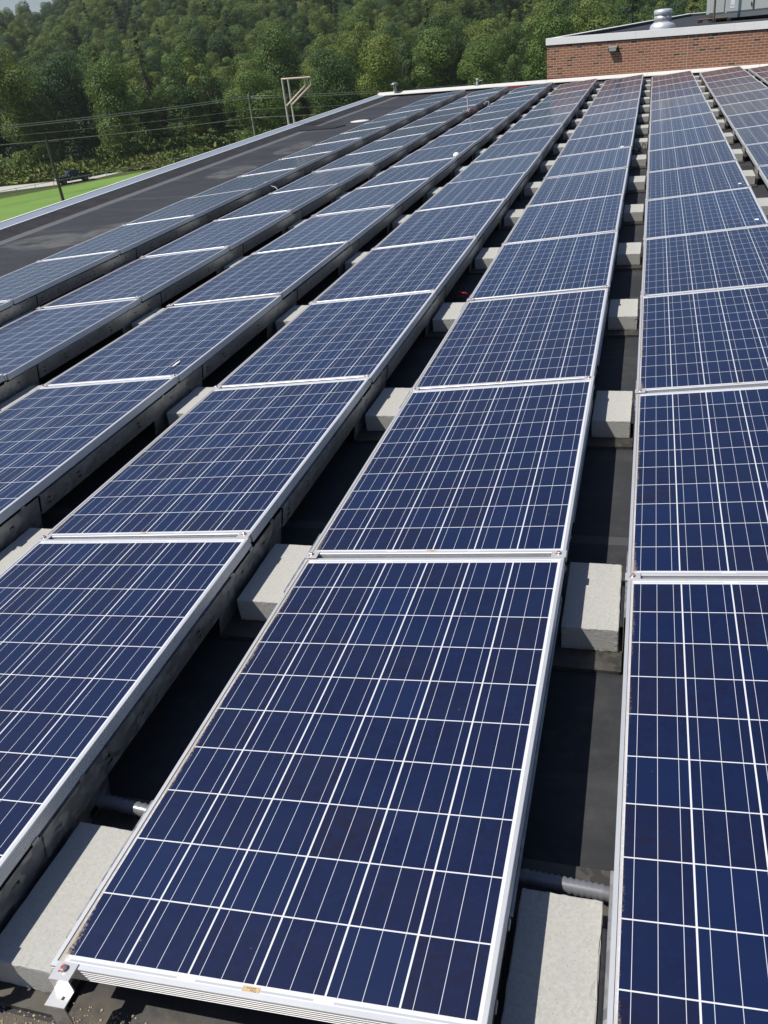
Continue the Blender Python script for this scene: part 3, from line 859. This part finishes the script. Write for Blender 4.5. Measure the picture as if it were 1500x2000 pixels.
# ------------------------------------------------------------------ ballast trays, blocks, wind deflectors
XH = WID * math.cos(TILT)        # high edge
def slope_pt(s, off=0.0):        # s = metres down from the top edge of the back sheet
    # the sheet leans in under the panel towards the roof
    top = Vector((XH + .007, .030)); d = Vector((-.040, -.200)).normalized(); n = Vector((-d.y, d.x)) * -1
    if n.x < 0: n = -n
    q = top + d * s + n * off
    return q
def holed(mb, y0, y1, s0, s1, holes, off, thick=.002, mi=0):
    ys = sorted({y0, y1, *[h[0] for h in holes], *[h[1] for h in holes]}); ss = sorted({s0, s1, *[h[2] for h in holes], *[h[3] for h in holes]})
    for a, b in zip(ys[:-1], ys[1:]):
        for c, d in zip(ss[:-1], ss[1:]):
            m_, n_ = (a + b) / 2, (c + d) / 2
            if any(h[0] < m_ < h[1] and h[2] < n_ < h[3] for h in holes): continue
            for o_, flip in ((off, 0), (off - thick, 1)):
                p, q = slope_pt(c, o_), slope_pt(d, o_)
                f = [(0, 1, 2, 3)] if flip else [(3, 2, 1, 0)]
                mb.add([(p.x, a, p.y), (p.x, b, p.y), (q.x, b, q.y), (q.x, a, q.y)], f, mi)
def slot(y, s): # small L-shaped punched slot
    return [(y - .014, y + .014, s, s + .006), (y + .006, y + .014, s + .006, s + .013)]
def deflector_mesh():
    y0, y1 = .30, PITCH - .20
    H = []
    for y in (y0 + .30, y1 - .30): H += slot(y, .030) + slot(y + .01, .058)
    for y in (y0 + .50, y0 + .58, y0 + .68): H += [(y - .005, y + .005, .05, .056)]
    for y in (y0 + .06, y1 - .06): H += slot(y, .035) + slot(y, .062)
    mb = MB(); holed(mb, y0, y1, 0, .096, H, .0035)
    a, b = slope_pt(0, .0035), slope_pt(.096, .0035)
    mb.box(a.x - .022, a.x, y0, y1, a.y, a.y + .0018)                # top lip turned in
    mb.box(b.x - .016, b.x, y0, y1, b.y - .0018, b.y)                # bottom lip
    return mb.mesh('wind_deflector', M_galv)
ME_defl = deflector_mesh()
def tray_parts(back=True):
    L0, L1 = -.30, .31
    base = MB(); base.box(XH - .036, XH + .205, L0, L1, -.0165 + ZR + .0005, .0135 + ZR) if False else None
    base.box(XH - .036, XH + .212, L0, L1, ZR + .0125, ZR + .0155)
    base.box(XH - .036, XH + .207, L0, L0 + .002, ZR + .001, ZR + .0125)
    base.box(XH - .036, XH + .207, L1 - .002, L1, ZR + .001, ZR + .0125)
    base.box(XH - .05, XH + .22, L0 - .01, L1 + .01, ZR + .0005, ZR + .0009, 1)
    me1 = base.mesh('base_plate', [M_tray, M_black])
    bp = MB(); H = [(L1 - .10, L1 - .06, .150, .185)] + slot(L0 + .2, .04) + slot(L1 - .2, .04)
    holed(bp, L0, L1, .0, .200, H, 0)
    for y in (L0 + .10, -.02, L1 - .12):
        q = slope_pt(0, 0); bp.box(q.x - .002, q.x + .001, y, y + .025, q.y, q.y + .010)
    me2 = bp.mesh('back_plate', M_galv)
    lb = MB(); x = XH + .2125
    lb.box(x, x + .002, -.20, .20, ZR + .0156, -.012); lb.box(x, x + .035, -.20, .20, -.012, -.010)
    lb.box(x - .012, x, -.12, .12, ZR + .06, ZR + .062)
    me3 = lb.mesh('low_side_bracket', M_galv)
    return me1, me2, me3
ME_base, ME_bkp, ME_low = tray_parts()
def block_mesh(seed):
    bm = bmesh.new(); bmesh.ops.create_cube(bm, size=1)
    bmesh.ops.scale(bm, vec=(.190, .395, .094), verts=bm.verts); bmesh.ops.translate(bm, vec=(0, 0, .047), verts=bm.verts)
    bmesh.ops.bevel(bm, geom=list(bm.edges), offset=.0035, segments=2, affect='EDGES', profile=.5)
    bmesh.ops.subdivide_edges(bm, edges=[e for e in bm.edges if e.calc_length() > .05], cuts=14, use_grid_fill=True)
    rg = random.Random(seed)
    for v in bm.verts:
        ed = sum((abs(abs(v.co.x) - .095) < .006, abs(abs(v.co.y) - .1975) < .006, abs(abs(v.co.z - .047) - .047) < .006))
        a = .0006 if ed >= 2 else .00012
        v.co += Vector((rg.gauss(0, a), rg.gauss(0, a), rg.gauss(0, a * .7)))
        if ed >= 2 and rg.random() < .04: v.co -= Vector((math.copysign(.004, v.co.x), math.copysign(.004, v.co.y), math.copysign(.004, v.co.z - .047))) * rg.random()
    me = bpy.data.meshes.new('concrete_block'); bm.to_mesh(me); bm.free(); me.materials.append(M_conc)
    return me
ME_blocks = [block_mesh(s) for s in range(5)]
def make_tray():
    t = thing('ballast_tray', (0, 0, 0), 'x', 'ballast tray', 'ballast trays between the panel rows')
    link('base_plate', ME_base, t); link('back_plate', ME_bkp, t); link('low_side_bracket', ME_low, t)
    return t
proto_tray = make_tray(); first = True
GNAME = {-4: 'row along the bare roof', -3: 'second row from the bare roof', -2: 'third row from the bare roof', -1: 'row left of the front centre row', 0: 'front centre row', 1: 'row right of the front centre row', 2: 'second row right of the front centre'}
for r in range(-4, 3):
    vis = []
    for k in range(NP + 1):
        yc = k * PITCH - .02 if 0 < k < NP else (.235 if k == 0 else NP * PITCH - .22)
        if visible([(X0[r] + XH + dx, yc + dy, -.1) for dx in (0, .2) for dy in (-.3, .3)]): vis.append((k, yc))
    for j, (k, yc) in enumerate(vis):
        if first: t = proto_tray; first = False
        else: t = copy_tree(proto_tray)
        t.location = (X0[r], yc + (.05 if k == 0 else 0), 0)
        t['label'] = f'steel ballast tray, {ORD[j + 1]} from near behind the {GNAME[r]}'
        b = link('concrete_block', ME_blocks[(r * 7 + k * 3) % 5], None, (X0[r] + XH + .103 + jr.uniform(-.004, .004), yc + jr.uniform(-.012, .012), ZR + .0158), (0, 0, jr.uniform(-.012, .012) + (math.pi if (r + k) % 2 else 0)))
        tag(b, f'concrete block, {ORD[j + 1]} from near, right of the {GNAME[r]}', 'concrete block', 'concrete ballast blocks between the rows')
    vis = [k for k in range(NP) if visible([(X0[r] + XH, k * PITCH + dy, z) for dy in (.3, .9, 1.5) for z in (.03, -.06)])]
    for j, k in enumerate(vis):
        d = link('wind_deflector', ME_defl, None, (X0[r], k * PITCH, 0))
        tag(d, f'galvanised wind deflector, {ORD[j + 1]} from near behind the {GNAME[r]}', 'wind deflector', 'wind deflectors behind the panel rows')
# feet along the open low side of the row beside the bare roof
mb = MB(); mb.box(-.045, .16, -.21, .21, ZR + .001, ZR + .006); mb.box(-.045, -.043, -.21, .21, ZR + .006, -.014); mb.box(-.043, .01, -.21, .21, -.016, -.014)
ME_foot = mb.mesh('support_foot', simple('dark_steel', (.05, .05, .052), .55, .4))
vis = [k for k in range(1, NP) if visible([(X0[-4], k * PITCH, -.1)])]
for j, k in enumerate(vis):
    f = link('support_foot', ME_foot, None, (X0[-4], k * PITCH - .15, 0))
    tag(f, f'dark steel support foot, {ORD[j + 1]} from near along the open left edge of the panels', 'support foot', 'support feet along the bare roof')

# ------------------------------------------------------------------ small things on the roof
def conduit(name, pts, label):
    mb = MB(); P = [Vector(p) for p in pts]; out = []; rr = []
    n = 150
    for i in range(n + 1):
        f = i / n * (len(P) - 1); a = min(int(f), len(P) - 2); out.append(P[a].lerp(P[a + 1], f - a)); rr.append(.0172 if i % 2 else .0212)
    mb.tube(out, rr, 12)
    o = mb.build(name, M_conduit); tag(o, label, 'conduit')
conduit('flexible_conduit', [(-.75, .57, -.128), (-.25, .545, -.125), (0, .53, -.13), (.6, .52, -.13), (1.0, .515, -.125), (1.19, .505, -.123), (1.7, .49, -.13)], 'grey ribbed flexible conduit running under the front panels behind the nearest blocks')

def cable_bundle(loc, cols, label, seed, size=.18, cat='cable bundle'):
    rg = random.Random(seed)
    t = thing('cable_bundle', loc, label, cat)
    for k, (m_, n) in enumerate(cols):
        for q in range(n):
            a = Vector((rg.uniform(-.05, .05), rg.uniform(-.08, .08), 0))
            pts = [a]
            d = Vector((rg.uniform(-1, 1), rg.uniform(-1, 1), rg.uniform(.2, 1))).normalized()
            for s in range(9):
                d = (d + Vector((rg.uniform(-.7, .7), rg.uniform(-.9, .9), rg.uniform(-.9, .3)))).normalized()
                pts.append(pts[-1] + d * size * .13)
            mb = MB(); mb.tube(pts, .006, 5); mb.build('cable', m_, t)
    return t
def high(r, y): return (X0[r] + XH + .02, y, .0)
cable_bundle(high(-4, 10.6), [(M_wire, 3), (M_wwire, 3)], 'tangle of grey and black cables sticking up behind the row along the bare roof', 1, .2)
t = cable_bundle(high(-3, 19.0), [(M_rwire, 4), (M_wire, 2), (M_wwire, 2)], 'red and grey cables with a white tag behind the second row from the bare roof', 2, .28)
mb = MB(); mb.box(-.006, .006, -.04, .04, .05, .34); mb.build('white_tag', simple('white_plastic', (.75, .72, .74), .5), t)
cable_bundle(high(-3, 20.9), [(M_wire, 3), (M_wwire, 3)], 'black and white cable loops farther along the second row from the bare roof', 3, .25)
cable_bundle((X0[0] + XH + .08, 12.75, -.12), [(M_wire, 3), (M_wwire, 4)], 'loose black and grey cables lying between blocks right of the front centre row', 4, .25)
cable_bundle(high(-1, 17.6), [(M_wire, 2), (M_wwire, 2)], 'grey cables hanging over the back of the row left of the front centre row', 6, .26)
cable_bundle(high(-2, 24.6), [(M_rwire, 2), (M_wire, 3), (M_wwire, 2)], 'black and red cables at the far end of the third row from the bare roof', 7, .3)
cable_bundle((X0[-1] + XH + .1, 5.55, -.15), [(M_rwire, 2), (M_wire, 2)], 'red and black cables in the dark gap left of the front centre row', 8, .22)
def cap_(loc, label):
    mb = MB(); mb.lathe([(.05, 0), (.05, .02), (.035, .045), (.01, .055)], 16); o = mb.build('white_cap', simple('white_cap_plastic', (.75, .75, .73), .5)); o.location = loc; tag(o, label, 'cap')
p = at_z(896, 308, .06); cap_((X0[-2] + XH - .01, p.y, .08), 'small round white cap on the back edge of the third row from the bare roof')

# bird droppings and white patches lying on the glass
def patch(r, k, x, y, w, l, seed, label):
    rg = random.Random(seed); n = 11; vs = []
    for i in range(n):
        a = 2 * math.pi * i / n; q = rg.uniform(.75, 1.1)
        vs.append((math.cos(a) * w * q, math.sin(a) * l * q))
    mb = MB(); mb.prism(vs, .0005, .0025); o = mb.build('bird_dropping', M_bird)
    p = px_local(r, k, x, y, -.003); o.location = p; o.rotation_euler = (0, -TILT, 0)
    tag(o, label, 'bird dropping', 'bird droppings on the panels')
def patch_px(px, py, r, w, l, seed, label):
    # find the spot on that row's tilted plane
    d = ray(px, py); n = Vector((-math.sin(TILT), 0, math.cos(TILT))); o_ = Vector((X0[r], 0, 0))
    t = (o_ - Vector(CAM)).dot(n) / d.dot(n); q = Vector(CAM) + d * t
    y = q.y - GAP / 2
    patch(r, 0, (q.x - X0[r]) / math.cos(TILT), y, w, l, seed, label)
patch_px(1445, 358, 1, .018, .03, 1, 'larger white dropping near the right edge of the row right of the front centre')
patch_px(1478, 428, 1, .018, .03, 2, 'white dropping nearest the camera in the row right of the front centre')
patch_px(1230, 254, 0, .03, .05, 3, 'white dropping on the far part of the front centre row')
patch_px(1215, 286, 0, .03, .05, 4, 'faint dropping just below the far dropping in the front centre row')
patch_px(344, 710, -2, .008, .05, 5, 'thin white streak at a panel corner in the third row from the bare roof')

# roof drain and rubber pad
p = at_z(703, 237, ZR)
mb = MB(); mb.lathe([(.24, 0), (.24, .008), (.19, .016), (.05, .02)], 28); o = mb.build('roof_drain', simple('pale_drain_ring', (.62, .62, .6), .6)); o.location = (p.x, p.y, ZR + .001)
tag(o, 'pale round drain plate on the bare black roof near the far panels', 'roof drain')
mb = MB(); pq = [at_z(q[0], q[1], ZR) for q in ((585, 257), (655, 251), (676, 245), (612, 248))]
mb.prism([(q.x, q.y) for q in pq], ZR + .001, ZR + .018); o = mb.build('rubber_mat', simple('black_rubber', (.012, .012, .012), .8)); fixnormals(o.data)
tag(o, 'dark rubber walk mat on the bare roof below the ladder rails', 'mat')

# ladder rails at the roof edge
lad = thing('roof_ladder', (-7.27, 20.2, 0), 'rusty galvanised ladder rails with gooseneck arms standing at the left roof edge', 'ladder')
M_pipe = simple('weathered_galvanised_pipe', (.50, .47, .42), .6, .2, .2, 3)
for y, zt_ in ((-.17, .962), (.21, .945)):
    mb = MB(); mb.tube([(0, y, -9), (0, y, zt_)], .024, 10); mb.build('rail', M_pipe, lad)
    mb = MB(); mb.tube([(-.02, y, zt_), (.56, y, zt_ - .01), (.575, y, zt_ - .02), (.578, y, zt_ - .16), (.57, y, zt_ - .175), (.02, y, .38)], .022, 10); mb.build('gooseneck', simple('rusted_pipe', (.55, .46, .36), .7, .2, .25, 5), lad)
lad.location = (-7.565, 20.90, -.0575); lad.scale = (1.033,) * 3
for i in range(28):
    mb = MB(); z = -.25 - i * .3; mb.tube([(0, -.17, z), (0, .21, z)], .012, 8); mb.build('rung', M_pipe, lad)

# small pipe and antenna on the far coping
p = at_r(771, 172, math.hypot(-6.8 - CAM[0], 28.6 - CAM[1]))
t = thing('vent_pipe', (p.x, p.y, -.2), 'small grey capped pipe beyond the far left roof corner', 'pipe')
mb = MB(); mb.tube([(0, 0, -1), (0, 0, .38)], .05, 10); mb.build('stem', M_pipe, t)
mb = MB(); mb.lathe([(.14, .37), (.14, .40), (.05, .45)], 16); mb.build('cap', M_conduit, t)
t = thing('roof_beacon', (-4.1, yback(-4.1) + .02, -.024), 'small white post with two arms on the far pale coping', 'post')
mb = MB(); mb.tube([(0, 0, 0), (0, 0, .14)], .022, 8); mb.box(-.03, .03, -.03, .03, .14, .19); mb.build('stem', simple('white_post', (.7, .7, .7), .5), t)
mb = MB(); mb.tube([(.02, 0, .1), (.18, 0, .12)], .018, 6); mb.tube([(-.02, 0, .05), (-.13, 0, .05)], .015, 6); mb.build('arm', M_conduit, t)

# grit washed onto the roof at the near corner
def grit():
    rg = random.Random(9); V = []; F = []
    for i in range(4200):
        x = rg.uniform(-.5, 1.0); y = rg.gauss(-.05, .10)
        if y > .03 and x > -.22: continue
        s = rg.uniform(.0010, .0034) * (1.7 if rg.random() < .05 else 1); n = len(V)
        for d in ((1, 0, 0), (-1, 0, 0), (0, 1, 0), (0, -1, 0), (0, 0, 1), (0, 0, -1)):
            V.append((x + d[0] * s * rg.uniform(.6, 1.3), y + d[1] * s * rg.uniform(.6, 1.3), ZR + s * .5 + d[2] * s * rg.uniform(.4, .9)))
        for a in (0, 1):
            for b in (2, 3):
                for c in (4, 5): F.append((n + a, n + b, n + c))
    me = bpy.data.meshes.new('roof_grit'); me.from_pydata(V, [], F); me.materials.append(simple('sandy_grit', (.38, .30, .19), .9, 0, .5, 60)); fixnormals(me)
    o = link('roof_grit', me); tag(o, 'sandy grit scattered over the roof at the near left corner', 'grit', kind='stuff')
grit()

# ------------------------------------------------------------------ yard: lamp post, utility pole, wires, fence, pickup
p = at_r(90, 273, 125)
lamp = thing('lamp_post', (p.x, p.y, ZG), 'dark bronze lamp post with box head standing on the lawn before the pickup', 'lamp post')
Hh_ = p.z - ZG
M_bronze = simple('dark_bronze_paint', (.065, .055, .046), .5, .2)
mb = MB(); mb.tube([(0, 0, 0), (0, 0, Hh_)], [.21, .17], 10); mb.build('pole', M_bronze, lamp)
dirv = Vector((RGT[0], RGT[1], 0)).normalized()
Mx = Matrix(((dirv.x, -dirv.y, 0, 0), (dirv.y, dirv.x, 0, 0), (0, 0, 1, 0), (0, 0, 0, 1)))
mb = MB(); mb.box(.1, .75, -.05, .05, Hh_ - .28, Hh_ - .16, 0, Mx); mb.build('arm', M_bronze, lamp)
mb = MB(); mb.box(.7, 1.75, -.32, .32, Hh_ - .34, Hh_ - .08, 0, Mx); me = mb.mesh('lamp_head', M_bronze); bevel(me, .05, 2); link('lamp_head', me, lamp)

p = at_r(485, 187, 166)
pole = thing('utility_pole', (p.x, p.y, ZG), 'weathered grey wooden utility pole in front of the wood', 'utility pole')
M_wood = simple('weathered_wood', (.24, .21, .18), .9, 0, .2, 3)
Hp = p.z - ZG
mb = MB(); mb.tube([(0, 0, 0), (0, 0, Hp)], [.19, .13], 10); mb.build('pole', M_wood, pole)
mb = MB()
for z in (-.1, -.45): mb.tube([(0, 0, Hp + z), (.45, .25, Hp + z + .03)], .05, 6)
mb.build('bracket', M_conduit, pole)
for i, z in enumerate((.02, -.35)):
    mb = MB(); mb.lathe([(.05, 0), (.11, .06), (.06, .1), (.11, .15), (.05, .22)], 10, 0, Matrix.Translation((.48 if i else 0, .27 if i else 0, Hp + z))); mb.build('insulator', simple('pale_insulator', (.55, .55, .58), .3), pole)
M_line = simple('power_line_wire', (.26, .27, .26), .5, .2)
def wire(lpx, mpx, rpx, label, rad_=.036):
    L = at_r(*lpx, 148); Mi = at_r(*mpx, 166); Rr = at_r(*rpx, 200)
    L2 = L + (L - Mi) * .25
    pts = []
    for a, b, sg in ((L2, Mi, .35), (Mi, Rr, .5)):
        for i in range(13):
            f = i / 12
            q = a.lerp(b, f); q.z -= sg * 4 * f * (1 - f); pts.append(q)
    mb = MB(); mb.tube(pts, rad_, 5); o = mb.build('power_line', M_line); tag(o, label, 'power line', 'power lines strung past the utility pole')
wire((0, 244), (483, 188), (1068, 151), 'topmost power line crossing in front of the wood', .036)
wire((0, 248), (483, 192), (1068, 155), 'second power line from the top in front of the wood', .04)
wire((0, 264), (487, 214), (1068, 172), 'third power line from the top in front of the wood', .022)
wire((0, 280), (489, 230), (1068, 186), 'lowest thick cable crossing in front of the wood', .045)

# chain-link fence
fence = thing('chain_link_fence', tuple(line_pt(0)) + (ZG,), 'low chain link fence between the lawn and the path', 'fence')
M_fence = simple('fence_steel', (.30, .30, .29), .5, .5)
FH = 1.15
F0, F1 = -42, 62
fpos = lambda t, z: Vector((line_pt(t, -.4).x - line_pt(0).x, line_pt(t, -.4).y - line_pt(0).y, z))
mb = MB(); mb.tube([fpos(t, FH) for t in (F0, 0, F1)], .035, 6); mb.build('top_rail', M_fence, fence)
for i in range(int((F1 - F0) / 3.05) + 1):
    t = F0 + i * 3.05
    mb = MB(); mb.tube([fpos(t, -.1), fpos(t, FH + .08)], .045, 6); mb.build('post', M_fence, fence)
mb = MB(); i = F0
while i < F1:
    for s in (1, -1):
        a, b = fpos(i, .05), fpos(i + s * 1.05, FH)
        mb.add([a, a + Vector((0, 0, .006)), b + Vector((0, 0, .006)), b], [(0, 1, 2, 3)])
    i += .30
mb.build('mesh', M_fence, fence)

# pickup truck
def pickup():
    c = at_z(146, 356.5, ZG)
    f = (at_z(109, 362.5, ZG) - at_z(181, 349.5, ZG)); f.z = 0
    ang = math.atan2(f.y, f.x)
    t = thing('pickup_truck', (c.x, c.y, ZG + .05), 'black crew cab pickup truck parked on the path beyond the lawn', 'pickup truck', None, (0, 0, ang))
    paint = NT('black_car_paint'); paint.set(Base_Color=c4(.016, .016, .018), Roughness=.5, Specular_IOR_Level=.25, Coat_Weight=.25, Coat_Roughness=.15); paint = paint.m
    glass = NT('dark_car_glass'); glass.set(Base_Color=c4(.01, .012, .014), Roughness=.05, Specular_IOR_Level=.8); glass = glass.m
    chrome = simple('chrome', (.7, .7, .72), .15, 1.0, .02); rubber = simple('tyre_rubber', (.02, .02, .02), .85); alloy = simple('alloy_rim', (.62, .62, .64), .3, .8)
    MX = Matrix(((1, 0, 0, 0), (0, 0, 1, 0), (0, 1, 0, 0), (0, 0, 0, 1)))        # prism x,y -> x,z ; extrude along y
    # lower body with wheel arches, side profile (x forward)
    def arch(cx, r=.52, z0=.42):
        return [(cx + r * math.cos(a), z0 + r * math.sin(a)) for a in [math.pi * k / 8 for k in range(9)]]
    prof_ = [(-2.95, .62), (-2.97, 1.12), (-2.9, 1.20), (-.95, 1.20), (-.9, 1.18), (1.35, 1.18), (2.55, 1.10), (2.86, 1.0), (2.92, .60), (2.75, .42)]
    low = [(2.45, .42)] + arch(1.88) [0:] + [(-1.25, .42)] + arch(-1.80) + [(-2.75, .45)]
    poly = prof_ + [q for q in low]
    mb = MB(); mb.prism(poly[::-1], -.98, -.90, 0, MX); mb.prism(poly[::-1], .90, .98, 0, MX)
    mb.box(1.0, 2.85, -.90, .90, .5, 1.10); mb.box(-1.0, 1.0, -.90, .90, .42, 1.17); mb.box(-2.93, -1.0, -.90, .90, .58, .72); mb.box(-2.96, -2.90, -.90, .90, .6, 1.19)
    mb.prism([(1.3, 1.10), (1.35, 1.18), (2.55, 1.115), (2.84, 1.01), (2.84, .9)], -.90, .90, 0, MX)
    me = mb.mesh('body', paint); fixnormals(me); link('body', me, t)
    # cab with tumblehome
    def ring(x, z, hw): return [(x, -hw, z), (x, hw, z)]
    cabp = [(1.35, 1.16, .93), (.62, 1.86, .74), (.35, 1.93, .72), (-.55, 1.93, .72), (-.82, 1.85, .74), (-.98, 1.16, .93)]
    vs = []
    for x, z, hw in cabp: vs += ring(x, z, hw)
    n = len(cabp); fs = [(2 * i, 2 * i + 1, 2 * i + 3, 2 * i + 2) for i in range(n - 1)] + [tuple(range(0, 2 * n, 2)), tuple(range(2 * n - 1, 0, -2))]
    mb = MB(); mb.add(vs, fs); me = mb.mesh('cab', paint); fixnormals(me); cab = link('cab', me, t)
    def side(x, z, s):        # point on the cab side, slightly proud
        hw = .93 + (.73 - .93) * (z - 1.16) / (1.88 - 1.16)
        return (x, s * (hw + .006), z)
    for s in (-1, 1):
        for pts in ([(1.0, 1.24), (.52, 1.80), (.22, 1.82), (.20, 1.24)], [(.10, 1.24), (.10, 1.82), (-.52, 1.82), (-.74, 1.76), (-.83, 1.24)]):
            mb = MB(); mb.add([side(x, z, s) for x, z in pts], [tuple(range(len(pts)))[::s]]); mb.build('side_window', glass, t)
        mb = MB(); P = [side(x, z, s) for x, z in ((-.90, 1.24), (-.87, 1.24), (-.78, 1.76), (-.81, 1.76))]; mb.add([(q[0], q[1] + s * .004, q[2]) for q in P], [(0, 1, 2, 3)[::s]]); mb.build('chrome_trim', chrome, t)
        mb = MB(); mb.box(.95, 1.10, s * .95, s * 1.16, 1.22, 1.42); me = mb.mesh('mirror', chrome); bevel(me, .02, 2); fixnormals(me); link('mirror', me, t)
        for x in (.3, -.72):
            mb = MB(); mb.box(x, x + .22, s * .981, s * 1.01, 1.03, 1.09); me = mb.mesh('door_handle', chrome); fixnormals(me); link('door_handle', me, t)
        for x in (1.12, .14, -.93):
            mb = MB(); mb.box(x, x + .012, s * .978, s * .9825, .5, 1.17); me = mb.mesh('door_gap', M_seam); fixnormals(me); link('door_gap', me, t)
        mb = MB(); mb.box(2.62, 2.90, s * .60, s * .985, .82, 1.0); me = mb.mesh('headlight', simple('headlight_glass', (.6, .62, .64), .1)); fixnormals(me); link('headlight', me, t)
        mb = MB(); mb.box(-2.985, -2.88, s * .80, s * .985, .78, 1.12); me = mb.mesh('tail_light', M_red); fixnormals(me); link('tail_light', me, t)
        for x in (1.88, -1.80):
            wh = link('wheel', None, t, (x, s * .84, .40), (rad(90), 0, 0))
            mb = MB(); mb.lathe([(.25, -.13), (.37, -.13), (.405, -.09), (.405, .09), (.37, .13), (.25, .13)], 24); mb.build('tyre', rubber, wh)
            mb = MB(); mb.lathe([(.255, -.125), (.24, -.135), (.20, -.10), (.08, -.11), (.06, -.14)], 20); mb.lathe([(.06, .14), (.08, .11), (.20, .10), (.24, .135), (.255, .125)], 20); mb.build('rim', alloy, wh)
    mb = MB(); mb.add([(1.27, -.84, 1.25), (1.27, .84, 1.25), (.68, .70, 1.83), (.68, -.70, 1.83)], [(0, 1, 2, 3)]); o = mb.build('windscreen', glass, t); o.location = (.012, 0, .012)
    mb = MB(); mb.box(2.86, 3.02, -.97, .97, .48, .68); me = mb.mesh('front_bumper', chrome); bevel(me, .03, 2); link('front_bumper', me, t)
    mb = MB(); mb.box(-3.08, -2.94, -.95, .95, .5, .68); me = mb.mesh('rear_bumper', chrome); bevel(me, .03, 2); link('rear_bumper', me, t)
    mb = MB(); mb.box(2.89, 2.93, -.58, .58, .72, 1.0); mb.build('grille', chrome, t)
pickup()

# ------------------------------------------------------------------ summer haze
mb = MB(); mb.box(-960, 960, -960, 960, ZG - 1.5, 75)
hz = mb.build('haze', None); hz.data.materials.clear()
hm = bpy.data.materials.new('haze'); hm.use_nodes = True; ht = hm.node_tree
ht.nodes.remove(ht.nodes['Principled BSDF'])
pv_ = ht.nodes.new('ShaderNodeVolumePrincipled'); pv_.inputs['Color'].default_value = (.88, .92, 1, 1); pv_.inputs['Density'].default_value = .00012; pv_.inputs['Anisotropy'].default_value = .3
ht.links.new(pv_.outputs[0], ht.nodes['Material Output'].inputs['Volume'])
hz.data.materials.append(hm); tag(hz, kind='stuff')

for o in list(COL.objects):
    if o.get('label') == 'x': print('unlabelled', o.name)
